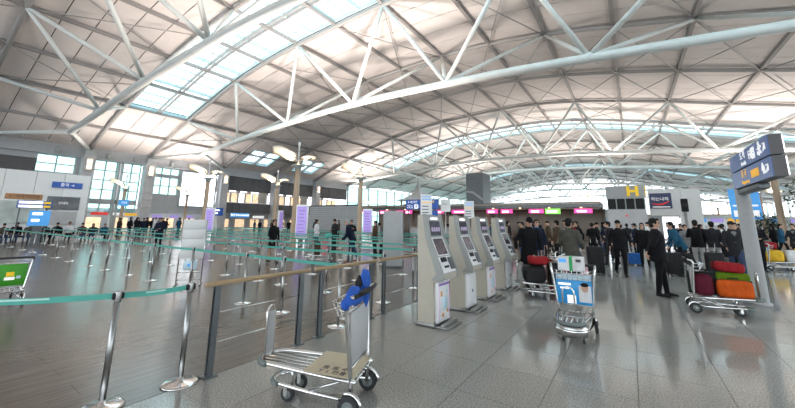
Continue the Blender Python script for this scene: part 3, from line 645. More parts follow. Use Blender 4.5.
# ------------------------------------------------------------------ big direction sign on column
t = thing('column_direction_sign', 'blue two-row direction sign with white and yellow text on a grey column', 'sign', (2.1, 10.45, 0))
MB().lathe([(.17, 0), (.17, .04), (.13, .05), (.12, 2.42)], n=20).build('column', 'greywall', t)
MB().rbox((0, -.75, 2.33), (.16, 1.6, .12), .02).build('bracket', 'darksteel', t)
for z0, z1 in ((2.39, 2.73), (2.75, 3.08)):
    b = MB().b2(-.1, .06, -2.55, .0, z0, z1).build('sign_box', 'darkwall', t); MB().b2(-.115, -.1, -2.55, .0, z0 + .005, z1 - .005).build('face', 'signnavy', b); MB().b2(.06, .075, -2.55, .0, z0 + .02, z1 - .02).build('face', 'lit_white', b)
fx = -.118
lettering('도 착', .17, 'whiteprint', t, (fx, -1.05, 2.97), '-X'); lettering('Arrivals', .11, 'whiteprint', t, (fx, -1.05, 2.82), '-X'); lettering('▣♿', .20, 'whiteprint', t, (fx, -1.65, 2.91), '-X'); lettering('⛹↗', .25, 'whiteprint', t, (fx, -2.2, 2.92), '-X')
lettering('출 국', .17, 'orangeprint', t, (fx, -.95, 2.62), '-X'); lettering('Departures', .11, 'orangeprint', t, (fx, -1.0, 2.46), '-X'); lettering('▦▦▦', .19, 'orangeprint', t, (fx, -1.65, 2.55), '-X'); lettering('♞↗', .25, 'whiteprint', t, (fx, -2.25, 2.56), '-X')
# ------------------------------------------------------------------ far right setting
t = thing('advertising_board', 'light blue hanging advertising board left of the grey sign column', 'sign', (9.6, 47.5, 0)); MB().rbox((0, 0, 3.75), (2.2, .2, 3.0), .02, 1, smooth=False).build('board', 'lightblue', t); MB().b2(-.9, -.1, -.13, -.105, 2.5, 3.1).build('print', 'whiteprint', t); MB().b2(.1, .9, -.13, -.105, 2.5, 3.1).build('print', 'whiteprint', t); MB().lathe([(.35, -.13), (.35, -.105)], (0, 0, 4.5), 14, axis='Y').build('print', 'orangeprint', t); MB().b2(-.9, .9, -.13, -.105, 3.5, 3.65).build('print', 'whiteprint', t)
for s in (-.9, .9): MB().tube([(s, 0, 0), (s, 0, 2.3)], .06, 8).build('post', 'steel', t)
for i, (x, y, w, h, m, lab) in enumerate(((10, 72, 8, 2.7, 'whitewall', 'white far check-in island behind the crowd'), (19, 68, 7, 2.6, 'greywall', 'grey far counter block at right behind the crowd'), (13, 105, 22, 3.4, 'beige', 'beige far counter block at the end of the hall'), (-14, 84, 24, 4.4, 'greywall', 'grey far counter block behind the dark tower'))):
    t = thing('far_counter_block', lab, 'counter block', (x, y, 0)); MB().b2(-w / 2, w / 2, 0, 5, 0, h).build('body', m, t); MB().b2(-w / 2 - .2, w / 2 + .2, -.3, 5, h, h + .3).build('canopy', 'frame', t)
    for k in range(int(w / 2)): MB().b2(-w / 2 + .4 + 2 * k, -w / 2 + 1.9 + 2 * k, -.06, -.01, 2.1, 2.8).build('lit_sign', ('lit_white', 'lightblue', 'lavender', 'orangeprint')[(k + i) % 4], t); MB().b2(-w / 2 + .3 + 2 * k, -w / 2 + 2.0 + 2 * k, -.08, -.01, .2, 1.6).build('front_panel', 'stone', t)
rt = random.Random(3)
def tree(x, y, h, r, lab, nleaf=1500):
    t = thing('potted_tree', lab, 'tree', (x, y, 0))
    MB().lathe([(.45, 0), (.6, .1), (.65, .75), (.55, .78)], n=14).build('planter', 'pot', t); MB().tube([(0, 0, .7), (.05, 0, h * .5), (0, .05, h * .85)], [.09, .07, .03], 7).build('trunk', 'lampwood', t)
    mb = MB()
    for k in range(nleaf):
        a, b, c = rt.gauss(0, 1), rt.gauss(0, 1), rt.gauss(0, 1); n = math.sqrt(a * a + b * b + c * c); q = r * rt.random() ** .45
        p = Vector((a / n * q, b / n * q, h * .66 + c / n * q * .95)); d = Vector((rt.uniform(-1, 1), rt.uniform(-1, 1), rt.uniform(-.8, .3))).normalized(); u = d.cross(Vector((0, 0, 1))).normalized(); s = .22
        mb.add([p, p + d * s * .5 + u * s * .28, p + d * s, p + d * s * .5 - u * s * .28], [(0, 1, 2, 3)])
    mb.build('foliage', 'leaf', t)['kind'] = 'stuff'
tree(9.3, 29.4, 4.8, 1.7, 'leafy potted tree at the right edge behind the lamp post', 2600); tree(9.8, 42, 2.6, 1.2, 'low leafy potted tree beyond the grey sign column', 1200)
# ------------------------------------------------------------------ handrails
XR = -3.78
for y0, y1, lab in ((2.02, 3.46, 'nearest wooden handrail on two dark posts, behind the empty trolley'), (3.55, 4.99, 'middle wooden handrail on two dark posts, beyond the nearest one'), (5.08, 6.6, 'farthest wooden handrail on two dark posts, ending at the kiosks')):
    t = thing('handrail', lab, 'railing', (XR, (y0 + y1) / 2, 0)); h = (y1 - y0) / 2
    MB().tube([(0, -h + .012, .92), (0, h - .012, .92)], .026, 14).build('rail', 'wood', t)
    for s in (-1, 1):
        MB().lathe([(.012, -.008), (.0265, -.004), (.0265, .012)], (0, s * (h - .006), .92), 12, axis='Y').build('end_cap', 'lampwood', t)
        y = s * (h - .14)
        for dx in (-.022, .022): MB().b2(dx - .006, dx + .006, y - .03, y + .03, .012, .885).build('post', 'darksteel', t)
        MB().rbox((0, y, .006), (.12, .14, .012), .004, 1).build('foot_plate', 'darksteel', t); MB().b2(-.012, .012, y - .025, y + .025, .86, .897).build('bracket', 'darksteel', t)
    for z in (.32, .62): MB().tube([(0, -h + .14, z), (0, h - .14, z)], .007, 6).build('cross_rod', 'steel', t)
# ------------------------------------------------------------------ queue stanchions
base_me = MB().lathe([(.165, 0), (.165, .012), (.14, .022), (.03, .035), (.026, .06)], n=24).mesh('base', 'chrome')
post_me = MB().lathe([(.0255, .03), (.0255, .87)], n=14).mesh('post', 'steelpost')
head_me = MB().lathe([(.030, .86), (.031, .865), (.031, .945), (.03, .955), (.012, .958)], n=14).mesh('head', 'steelpost')
clip_me = MB().rbox((0, 0, .91), (.045, .085, .058), .008, 1).mesh('belt_clip', 'black')
lowpost_me = MB().lathe([(.0255, .03), (.0255, .87)], n=8).mesh('post', 'steelpost'); lowbase_me = MB().lathe([(.165, 0), (.165, .012), (.03, .035)], n=14).mesh('base', 'chrome')
def stanchion(x, y, to, lab, group, near=False, bm='teal'):
    t = thing('queue_stanchion', lab, 'stanchion', (x, y, 0), 0, group)
    obj('base', base_me if near else lowbase_me, t); obj('post', post_me if near else lowpost_me, t); obj('head', head_me, t); ck = obj('belt_clip', clip_me, t)
    if to is not None: ck.rotation_euler = (0, 0, math.atan2(to[1] - y, to[0] - x) + math.pi / 2)
    if to is not None:
        d = Vector((to[0] - x, to[1] - y, 0)); L = d.length; rz = math.atan2(d.y, d.x); n = 8; vs = []; fs = []
        for i in range(n + 1):
            u = i / n; px = .046 + (L - .092) * u; sag = .012 * math.sin(math.pi * u)
            vs += [(px, -.0015, .885 - sag), (px, .0015, .885 - sag), (px, .0015, .935 - sag), (px, -.0015, .935 - sag)]
        for i in range(n):
            a, b = 4 * i, 4 * i + 4
            for j in range(4): fs.append((a + j, a + (j + 1) % 4, b + (j + 1) % 4, b + j))
        fs += [(0, 1, 2, 3), (4 * n, 4 * n + 3, 4 * n + 2, 4 * n + 1)]
        bo = MB().add(vs, fs).build('belt', bm, t, rz=rz)
        if near: MB().b2(L * .35, L * .62, -.0022, -.0017, .902, .916).build('print', 'tealprint', bo)
    return t
stanchion(-3.92, 1.32, (-3.86, 1.92), 'nearest steel stanchion with teal belts on both sides at lower left', None, True)
stanchion(-3.86, 1.92, None, 'steel stanchion with round base before the nearest handrail post', None, True)
stanchion(-4.74, .30, (-3.92, 1.32), 'steel stanchion with teal belt just outside the lower left edge', None, True)
ROWS = [(4.22, [-3.91, -5.28, -6.43, -8.55, -10.6, -12.11, -13.87, -15.4, -17.5, -19.46, -21.33, -23.2, -25.2, -28.0, -30.5]),
        (5.93, [-4.3, -5.92, -7.5, -8.44, -10.03, -11.9, -13.6, -15.26, -17.36, -19.3, -21.4, -24.0, -26.4, -28.6, -30.8]),
        (7.6, [-4.6, -6.4, -8.2, -10.0, -12.0, -14.0, -16.0, -18.2, -20.4, -22.6, -24.8, -27.0, -29.2, -31.2]),
        (9.3, [-4.4, -6.0, -8.3, -11.7, -13.4, -15.1, -16.9, -19.0, -21.6, -24.2, -26.6, -28.9, -31.2]),
        (11.0, [-5.2, -8.0, -10.2, -12.2, -14.2, -16.4, -18.8, -21.0, -23.6, -26.6, -29.2, -31.8]),
        (12.6, [-6.0, -8.6, -11.2, -13.2, -15.4, -17.9, -20.3, -23.0, -26.0, -29.2, -32.0]),
        (15.7, [-6.5, -9.4, -12.0, -14.6, -18.3, -21.0, -23.6, -26.0, -29.4, -32.0]),
        (18.0, [-7.0, -10.0, -13.0, -16.0, -19.0, -22.0, -25.0, -28.0, -31.0])]
RN = ('front', 'second', 'third', 'fourth', 'fifth', 'sixth', 'seventh', 'rearmost')
ORD = ['nearest', 'second', 'third', 'fourth', 'fifth', 'sixth', 'seventh', 'eighth', 'ninth', 'tenth', 'eleventh', 'twelfth', 'thirteenth', 'fourteenth', 'fifteenth']
for r, (y, xs) in enumerate(ROWS):
    for i, x in enumerate(xs):
        nx = (xs[i + 1], y) if i + 1 < len(xs) else None
        lab, g = '%s steel queue stanchion from the handrail side in the %s belted row' % (ORD[i], RN[r]), 'stanchions of the %s belted row' % RN[r]
        stanchion(x, y, nx, lab, g)
# ------------------------------------------------------------------ kiosks
def kiosk(y, lab, front):
    t = thing('check_in_kiosk', lab, 'kiosk', (-2.94, y, 0)); w = .27
    prof = [(0, .05), (.27, .05), (.285, .30), (.27, .66), (.44, .72), (.445, .80), (.20, 1.36), (.145, 1.70), (.02, 1.72), (0, 1.70)]
    MB().prism(prof, -w, w).build('body', 'kiosk', t)
    for s in (-1, 1): MB().prism([(.255, .70), (.46, .70), (.465, .81), (.215, 1.37), (.16, 1.735), (.10, 1.735), (.15, 1.36), (.34, .80)], s * w - (.012 if s > 0 else .018), s * w + (.018 if s > 0 else .012)).build('side_trim', 'kioskgrey', t)
    # front items lie on the sloping face; frame helper
    def slab(name, m, a, b, u0, u1, y0, y1, th, parent=t):
        A, B = Vector((a[0], 0, a[1])), Vector((b[0], 0, b[1])); d = (B - A); n = Vector((d.z, 0, -d.x)).normalized(); n = n if n.x > 0 else -n
        P, Q = A + d * u0, A + d * u1; vs = []
        for o_ in (0, th):
            for (p, yy) in ((P, y0), (P, y1), (Q, y1), (Q, y0)): vs.append(p + n * o_ + Vector((0, yy, 0)))
        return MB().add(vs, [(0, 1, 2, 3), (7, 6, 5, 4), (0, 4, 5, 1), (1, 5, 6, 2), (2, 6, 7, 3), (3, 7, 4, 0)]).build(name, m, parent)
    top, kn, bot = (.145, 1.70), (.20, 1.36), (.445, .80)
    slab('front_fascia', 'kioskgrey', top, kn, 0, 1, -w, w, .006); slab('front_fascia', 'kioskgrey', kn, bot, 0, 1, -w, w, .006)
    slab('upper_screen', 'screen', top, kn, .25, .95, -.18, .18, .012)
    sc = t.children[-1]
    for k in range(4): slab('print', 'screentext', top, kn, .55, .75, -.15 + .08 * k, -.09 + .08 * k, .014, sc)
    lg = [slab('header_print', 'lit_white', top, kn, .08, .17, -.12 + .05 * k, -.085 + .05 * k, .010) for k in range(5)]
    slab('touch_screen', 'screen', kn, bot, .06, .50, -.17, .17, .012); slab('touch_screen_bezel', 'kioskwhite', kn, bot, .03, .53, -.2, .2, .008)
    slab('passport_slot', 'black', kn, bot, .58, .70, -.16, .02, .02); slab('printer_slot', 'black', kn, bot, .80, .86, -.12, .04, .012); slab('card_reader', 'darksteel', kn, bot, .60, .92, .08, .2, .03); slab('console_plate', 'kioskwhite', kn, bot, .56, .98, -.22, .23, .007)
    MB().rbox((.30, 0, .36), (.075, .44, .62), .035, 3).build('front_panel', 'kioskwhite', t); fp = t.children[-1]
    if front == 'print':
        for (yy, z, ww, hh, m) in ((0, .62, .38, .035, 'violetprint'), (-.17, .35, .03, .5, 'pinkprint'), (.17, .35, .03, .5, 'pinkprint'), (-.05, .16, .06, .06, 'ambar'), (.11, .2, .05, .05, 'ambar'), (.1, .5, .05, .06, 'adpale'), (-.1, .48, .06, .08, 'ambar'), (.02, .33, .16, .2, 'adpale')):
            MB().rbox((.338, yy, z), (.005, ww, hh), .002, 1).build('print', m, fp)
    else: MB().rbox((.338, 0, .34), (.005, .05, .05), .002, 1).build('print', 'darkprint', fp)
    MB().rbox((.13, 0, .03), (.34, .56, .06), .01).build('plinth', 'kioskbase', t); MB().rbox((.40, 0, .015), (.24, .5, .03), .008).build('foot_plate', 'kioskbase', t); MB().rbox((.42, .0, .045), (.06, .5, .05), .01).build('foot_bar', 'kioskbase', t)
for y, lab, f in ((5.27, 'nearest check-in kiosk, with colourful printed front panel', 'print'), (6.47, 'second check-in kiosk, with plain white front panel', 'plain'), (7.62, 'third check-in kiosk, with colourful printed front panel', 'print'), (8.95, 'fourth and farthest check-in kiosk, beside the man in black', 'plain')): kiosk(y, lab, f)
def notice(x, y, z0, z1, w, lab, rz=.6, lines=((.08, 'lightblue'), (.2, 'lightblue'), (.36, 'orangeprint'), (.55, 'darkprint'), (.7, 'darkprint'), (.85, 'darkprint'))):
    t = thing('notice_stand', lab, 'notice', (x, y, 0), rz)
    MB().b2(-w / 2, w / 2, -.008, .008, z0, z1).build('sheet', 'paper', t); MB().tube([(0, .02, .02), (0, .02, z1 - .05)], .012, 8).build('pole', 'steel', t); MB().lathe([(.15, 0), (.15, .012), (.02, .03)], n=16).build('base', 'steel', t)
    for u, m in lines: z = z1 - (z1 - z0) * (u + .04); MB().b2(-w * .38, w * (.38 if m != 'darkprint' else .2), -.0105, -.0085, z - .008, z + .008).build('print', m, t)
notice(-3.25, 5.85, 1.74, 2.13, .22, 'tall white paper notice standing above the nearest kiosk'); notice(-3.25, 8.0, 1.70, 2.12, .24, 'tall white paper notice standing above the third kiosk'); notice(-6.6, 13.6, 2.05, 2.55, .42, 'white paper notice on thin pole behind the second kiosk', lines=((.3, 'darkprint'),))
t = thing('notice_board', 'white four-panel notice board on tubular legs at the front belt row', 'notice board', (-9.3, 4.55, 0), .95)
for k in range(4): MB().rbox((0, 0, .62 + .245 * k + .12), (.52, .03, .238), .006, 1).build('panel', 'paper', t)
for s in (-.27, .27): MB().tube([(s, 0, 0), (s, 0, 1.6)], .014, 8).build('leg', 'steel', t); MB().tube([(s, -.22, .02), (s, .22, .02)], .014, 8).build('foot', 'steel', t)
MB().tube([(-.27, 0, .3), (.27, 0, .3)], .012, 8).build('cross_rod', 'steel', t); MB().tube([(-.27, 0, .12), (.27, 0, .12)], .012, 8).build('cross_rod', 'steel', t)
MB().rbox((0, -.03, .47), (.3, .02, .22), .005, 1).build('leaflet', 'adpale', t); MB().b2(-.06, .0, -.045, -.041, .44, .5).build('print', 'lightblue', t)
# ------------------------------------------------------------------ luggage trolleys (x forward, handle at x = 0)
def arc(cx, cy, r, a0, a1, n, z): return [(cx + r * math.cos(math.radians(a0 + (a1 - a0) * i / n)), cy + r * math.sin(math.radians(a0 + (a1 - a0) * i / n)), z) for i in range(n + 1)]
def make_trolley(lab, loc, fwd, ad='adpale', hoop=True, basket=True, group='luggage trolleys', hp=True):
    t = thing('luggage_trolley', lab, 'trolley', (loc[0], loc[1], 0), math.atan2(fwd[1], fwd[0]), group)
    MB().tube([(.0, -.23, .12), (.45, -.18, .13)] + arc(.72, 0, .135, -90, 90, 10, .14) + [(.45, .18, .13), (.0, .23, .12)], .018, 10).build('lower_frame', 'chrome', t)
    MB().tube([(-.02, -.24, .27), (.4, -.215, .29)] + arc(.82, 0, .175, -90, 90, 10, .31) + [(.4, .215, .29), (-.02, .24, .27)], .019, 10).build('deck_frame', 'chrome', t)
    for y in (-.13, -.065, 0, .065, .13): MB().tube([(-.02, y, .265), (.4, y, .285), (.82 + math.sqrt(.175 ** 2 - y * y) - .01, y, .305)], .008, 8).build('deck_rod', 'steel', t)
    for x, z in ((.0, .26), (.45, .28)): MB().tube([(x, -.22, z), (x, .22, z)], .011, 8).build('cross_rod', 'steel', t)
    for s in (-1, 1):
        MB().tube([(.02, .22 * s, .10), (.03, .245 * s, .35), (.06, .29 * s, .80), (.07, .305 * s, .90), (.05, .31 * s, .945), (-.01, .31 * s, .96)], .019, 10).build('upright', 'steel', t)
        MB().tube([(.45, .18 * s, .13), (.10, .23 * s, .27)], .012, 8).build('strut', 'steel', t)
        MB().tube([(.62, .13 * s, .15), (.62, .14 * s, .295)], .012, 8).build('strut', 'steel', t)
        w = MB().lathe([(.03, -.022), (.085, -.02), (.09, -.012), (.09, .012), (.085, .02), (.03, .022)], (.03, .265 * s, .09), 22, axis='Y').build('wheel', 'rubber', t)
        MB().lathe([(.052, -.024), (.052, .024)], (.03, .265 * s, .09), 18, axis='Y').build('hub', 'greywheel', w); MB().lathe([(.016, -.032), (.016, .032)], (.03, .265 * s, .09), 10, axis='Y').build('axle_cap', 'chrome', w)
        MB().tube([(.03 + .105 * math.cos(math.radians(a)), .265 * s, .09 + .105 * math.sin(math.radians(a))) for a in range(60, 200, 20)], .016, 6).build('wheel_guard', 'chrome', t)
        c = MB().lathe([(.02, -.016), (.06, -.014), (.065, -.008), (.065, .008), (.06, .014), (.02, .016)], (.66, .125 * s, .065), 18, axis='Y').build('caster_wheel', 'rubber', t)
        MB().lathe([(.035, -.018), (.035, .018)], (.66, .125 * s, .065), 14, axis='Y').build('hub', 'greywheel', c)
        for d in (-.022, .022): MB().box((.675, .125 * s + d, .10), (.035, .005, .09)).build('caster_fork', 'steel', c)
        MB().lathe([(.02, .12), (.02, .15)], (.68, .125 * s, 0), 10).build('caster_pivot', 'steel', c)
    MB().tube([(-.01, -.31, .96), (-.03, -.12, .96), (-.03, .12, .96), (-.01, .31, .96)], .021, 10).build('handle', 'rubber', t)
    MB().rbox((.04, 0, .60), (.02, .50, .44), .006, 1).build('ad_panel', ad, t)
    MB().tube([(.058, -.285, .83), (.058, .285, .83)], .010, 8).build('cross_rod', 'steel', t); MB().tube([(.03, -.24, .37), (.03, .24, .37)], .010, 8).build('cross_rod', 'steel', t)
    if basket:
        b = MB(); 
        for z, ex in ((.89, .20), (.83, .17), (.77, .13)): b.tube([(.06, -.28, z), (ex + .03, -.22, z), (ex + .03, .22, z), (.06, .28, z)], .005, 6)
        for k in range(7): y = -.21 + .42 * k / 6; b.tube([(.06, y, .75), (.15, y, .75), (.23, y, .89)], .004, 5)
        b.build('wire_basket', 'chrome', t)
    if hoop:
        MB().tube([(.955, -.07, .31), (.96, -.07, .70)] + [(.962, .07 * -math.cos(math.pi * i / 8), .70 + .07 * math.sin(math.pi * i / 8)) for i in range(1, 8)] + [(.96, .07, .70), (.955, .07, .31)], .010, 8).build('front_hoop', 'chrome', t)
        if hp: MB().box((.957, 0, .53), (.012, .12, .38)).build('hoop_panel', 'stone', t)
    MB().tube(arc(.82, 0, .19, -75, 75, 10, .31), .024, 8).build('deck_bumper', 'greywheel', t); MB().tube(arc(.72, 0, .15, -75, 75, 10, .14), .022, 8).build('lower_bumper', 'greywheel', t)
    return t
def place(t, p):  # local trolley point -> world
    a = t.rotation_euler[2]; x, y, z = p
    return (t.location[0] + x * math.cos(a) - y * math.sin(a), t.location[1] + x * math.sin(a) + y * math.cos(a), z)
t1 = make_trolley('empty silver luggage trolley with cardboard on its deck in the foreground', (-2.14, 2.656), (-.934, -.357), 'stone')
# cardboard sheet with print
a1 = t1.rotation_euler[2]
cb = thing('cardboard_sheet', 'beige cardboard sheet with printed Korean marks on the trolley deck', 'cardboard', place(t1, (.215, 0, .298)), a1)
MB().add([(-.22, -.25, -.003), (.25, -.24, .015), (.25, .24, .015), (-.22, .25, -.003), (-.22, -.25, .003), (.25, -.24, .021), (.25, .24, .021), (-.22, .25, .003)], [(0, 3, 2, 1), (4, 5, 6, 7), (0, 1, 5, 4), (1, 2, 6, 5), (2, 3, 7, 6), (3, 0, 4, 7)]).build('sheet', 'cardboard', cb)
for s_, yy in (('음 료 수', .11), ('T 1 전용', .19)):
    me = text_mesh(s_, .075, .0015).copy(); me.materials.clear(); me.materials.append(M['darkprint']); o = obj('lettering', me, cb, (0.0, yy, .012)); o.rotation_euler = (0, .036, math.pi)
# blue jacket draped over the handle
bj = thing('blue_jacket', 'bright blue cloth bag slung over the handle of the foreground trolley', 'bag', place(t1, (.0, .06, .955)), a1)
def blob(name, m, parent, c, r, seed, amp=.18, n=22, k=14, R=None, pw=1.0):
    rr = random.Random(seed); ph = [(rr.uniform(0, 6.3), rr.uniform(1.5, 4), rr.uniform(1, 3)) for _ in range(4)]; mb = MB(); mb.ell((0, 0, 0), (1, 1, 1), n, k)
    out = []
    for v in mb.v:
        p = Vector(v); d = 1 + sum(amp / 4 * math.sin(b * math.atan2(p.y, p.x) + a + c2 * p.z * 2) for (a, b, c2) in ph)
        p = Vector([math.copysign(abs(q_) ** pw, q_) for q_ in p]); q = Vector((p.x * r[0], p.y * r[1], p.z * r[2])) * d; out.append(tuple(Vector(c) + (R @ q if R is not None else q)))
    mb.v = out; return mb.build(name, m, parent)
RX = lambda a: Matrix.Rotation(a, 3, 'X')
blob('draped_sleeve', 'bluecloth', bj, (.03, .19, .005), (.055, .13, .05), 1, .3, R=RX(-.45)); blob('bag_body', 'bluecloth', bj, (.07, .02, -.03), (.06, .13, .075), 2, .3); blob('hood', 'bluecloth', bj, (.02, -.11, .085), (.05, .075, .10), 3, .35, R=RX(.35)); blob('hanging_fold', 'bluecloth', bj, (.03, -.20, -.05), (.03, .035, .11), 4, .3)
blob('dark_lining', 'black', bj, (.055, -.07, .06), (.04, .055, .075), 5, .3, R=RX(.3)); blob('sleeve_end', 'bluecloth', bj, (.06, .27, -.05), (.04, .05, .05), 6, .3); blob('grip_cover', 'black', bj, (-.04, .06, .02), (.035, .17, .025), 7, .2)
# trolley with blue advertisement and white carton
t2 = make_trolley('silver luggage trolley with blue advertisement panel and white carton', (-.83, 6.25), (.05, -1.0), 'adblue', hp=False)
for k, (yy, z, w, h, m) in enumerate(((0, .775, .48, .08, 'adpale'), (.15, .54, .17, .24, 'c_white'), (-.13, .67, .18, .035, 'whiteprint'), (-.13, .61, .13, .025, 'whiteprint'), (-.04, .45, .12, .12, 'whiteprint'))): MB().b2(.051, .054, yy - w / 2, yy + w / 2, z - h / 2, z + h / 2).build('print', m, t2)
MB().ell((.053, .15, .63), (.004, .05, .065)).build('print', 'skin', t2); MB().ell((.055, .15, .675), (.004, .055, .032)).build('print', 'hair', t2)
cbx = thing('white_carton', 'white carton with green ribbon on the basket of the trolley', 'box', place(t2, (.17, 0, .90)), t2.rotation_euler[2])
MB().rbox((0, 0, .10), (.22, .36, .20), .006, 1, smooth=False).build('carton', 'c_white', cbx); MB().b2(-.114, .114, -.02, .025, -.002, .204).build('ribbon', 'greenribbon', cbx); MB().b2(.111, .113, -.16, -.06, .12, .17).build('print', 'lightblue', cbx); MB().b2(.111, .113, .07, .14, .13, .17).build('print', 'darkprint', cbx)
MB().tube(arc(.80, 0, .205, -70, 70, 10, .22), .02, 6).build('front_guard', 'chrome', t2)
gs = MB(); vv = []; A = arc(.80, 0, .195, -80, 80, 12, 0)
for p in A: vv += [(p[0], p[1], .14), (p[0], p[1], .30), (p[0] - .006, p[1], .30), (p[0] - .006, p[1], .14)]
ff = []
for i in range(12):
    for j in range(4): ff.append((4 * i + j, 4 * i + (j + 1) % 4, 4 * i + 4 + (j + 1) % 4, 4 * i + 4 + j))
gs.add(vv, ff, 0, True).build('guard_sheet', 'steel', t2)
# loaded trolley at right
t3 = make_trolley('loaded luggage trolley with red, orange and maroon bags beside the grey column', (.84, 9.0), (.995, .0), 'stone', basket=True)
def suitcase(lab, m, loc, size, rz=0, rx=0, ry=0, handle=True, wheels=False, cat='suitcase', name='suitcase', ribs=True, bev=.05):
    t = thing(name, lab, cat, loc, rz); t.rotation_euler = (rx, ry, rz); L, W_, H_ = size
    MB().rbox((0, 0, H_ / 2 + (.05 if wheels else 0)), size, bev, 3).build('shell', m, t); z0 = .05 if wheels else 0
    if ribs:
        MB().rbox((0, 0, H_ / 2 + z0), (L + .008, .025, H_ + .006), .01, 1).build('zip_seam', 'black', t)
        for s in (-1, 1):
            for k in (-.25, .25): MB().rbox((L * k, s * W_ * .5, H_ / 2 + z0), (.03, .012, H_ * .8), .005, 1).build('rib', m, t)
    if handle: MB().tube([(-.07, 0, H_ + z0), (-.07, 0, H_ + z0 + .035), (.07, 0, H_ + z0 + .035), (.07, 0, H_ + z0)], .01, 6).build('handle', 'black', t)
    if wheels:
        for sx in (-1, 1):
            for sy in (-1, 1): MB().lathe([(.03, -.012), (.03, .012)], (sx * (L / 2 - .05), sy * (W_ / 2 - .04), .03), 10, axis='Y').build('wheel', 'rubber', t)
        for s in (-.09, .09): MB().tube([(s, W_ * .35, H_ + z0), (s, W_ * .35, H_ + z0 + .28)], .008, 6).build('telescopic_tube', 'steel', t)
        MB().tube([(-.11, W_ * .35, H_ + z0 + .29), (.11, W_ * .35, H_ + z0 + .29)], .014, 6).build('grip', 'black', t)
    return t
def duffel(lab, m, loc, r, rz, seed, straps='black'):
    t = thing('duffel_bag', lab, 'bag', loc, rz); blob('body', m, t, (0, 0, r[2] * .95), r, seed, .10, 28, 18, None, .5)
    for s in (-.35, .35): MB().tube([(r[0] * s, -r[1] * .7, r[2] * .9), (r[0] * s, -r[1] * .5, r[2] * 1.9), (r[0] * s, 0, r[2] * 2.15), (r[0] * s, r[1] * .5, r[2] * 1.9), (r[0] * s, r[1] * .7, r[2] * .9)], .012, 6).build('strap', straps, t)
    MB().tube([(-r[0] * .7, 0, r[2] * 1.72), (0, 0, r[2] * 1.97), (r[0] * .7, 0, r[2] * 1.72)], .008, 5).build('zip', 'darksteel', t); return t
suitcase('maroon soft bag at the left end of the loaded trolley deck', 'c_maroon', place(t3, (.20, -.08, .295)), (.30, .26, .40), .1, bev=.11, cat='bag', name='soft_bag', ribs=False)
suitcase('bright orange suitcase lying on the loaded trolley', 'c_orange', place(t3, (.63, -.08, .315)), (.50, .24, .30), .05, bev=.07)
suitcase('black case lying behind the maroon bag on the loaded trolley', 'black', place(t3, (.22, .17, .295)), (.44, .2, .42), 0)
suitcase('lime green soft bag behind the orange suitcase on the loaded trolley', 'c_lime', place(t3, (.66, .14, .315)), (.50, .16, .42), .1, bev=.07, cat='bag', name='soft_bag', ribs=False)
suitcase('red and black case on top of the load beside the column', 'c_red', place(t3, (.60, .08, .745)), (.44, .26, .18), .25, ry=.1, bev=.06)
suitcase('slim black case standing tilted against the trolley handle', 'black', place(t3, (.14, .06, .73)), (.10, .34, .34), .1, ry=-.3)
# trolley behind the kiosks with dark bags
t4 = make_trolley('luggage trolley with dark bags behind the fourth kiosk', (-1.35, 8.62), (-.93, -.36), 'stone')
suitcase('big black suitcase with yellow stripe on the trolley behind the kiosks', 'black', place(t4, (.16, 0, .29)), (.30, .46, .46), t4.rotation_euler[2]); o = MB().b2(-.155, .155, -.04, -.01, .0, .465).build('stripe', 'c_yellow', [q for q in bpy.data.objects if q.get('label', '').startswith('big black suitcase')][0])
duffel('black duffel bag at the front of the trolley behind the kiosks', 'black', place(t4, (.60, 0, .30)), (.24, .22, .20), t4.rotation_euler[2], 21)
duffel('red plaid bag on top of the black bags behind the kiosks', 'c_red', place(t4, (.50, 0, .70)), (.22, .18, .09), t4.rotation_euler[2], 22, 'c_beige')
suitcase('red case on end behind the blue advertisement trolley', 'c_red', (-1.55, 9.2, 0), (.40, .24, .72), .3, wheels=True)
# trolley at the left edge, seen from behind
t5 = make_trolley('silver luggage trolley with green panel at the left edge', (-9.75, 1.52), (-.99, .1), 'adgreen', group=None)
for (yy, z, w, h, m) in ((-.02, .62, .11, .09, 'yellow'), (-.02, .53, .14, .06, 'whiteprint'), (.13, .52, .07, .05, 'c_blue'), (-.14, .55, .06, .06, 'adpale')): MB().b2(.026, .029, yy - w / 2, yy + w / 2, z - h / 2, z + h / 2).build('print', m, t5)
t5.scale = (.9, .95, .88)
# far right trolleys
t6 = make_trolley('loaded trolley with yellow and red bags right of the grey column', (4.1, 18.9), (.95, .1), 'adpale')
duffel('yellow and white bag on the trolley right of the column', 'c_yellow', place(t6, (.22, 0, .30)), (.3, .22, .22), .1, 31); duffel('red bag on top of the yellow one right of the column', 'c_red', place(t6, (.15, 0, .76)), (.22, .2, .13), .1, 32); suitcase('white carton case on the trolley right of the column', 'c_white', place(t6, (.70, 0, .31)), (.3, .4, .42), .1)
t7 = make_trolley('loaded trolley with orange and blue bags at the right edge', (5.35, 20.3), (.95, -.1), 'stone')
duffel('amber bag on the trolley at the right edge', 'c_yellow', place(t7, (.2, 0, .30)), (.26, .24, .24), .1, 33); duffel('blue bag hanging off the trolley at the right edge', 'c_blue', place(t7, (.75, 0, .31)), (.26, .2, .15), .2, 34); suitcase('white box with red print on the trolley at the right edge', 'c_white', place(t7, (.4, 0, .82)), (.4, .3, .2), 0)
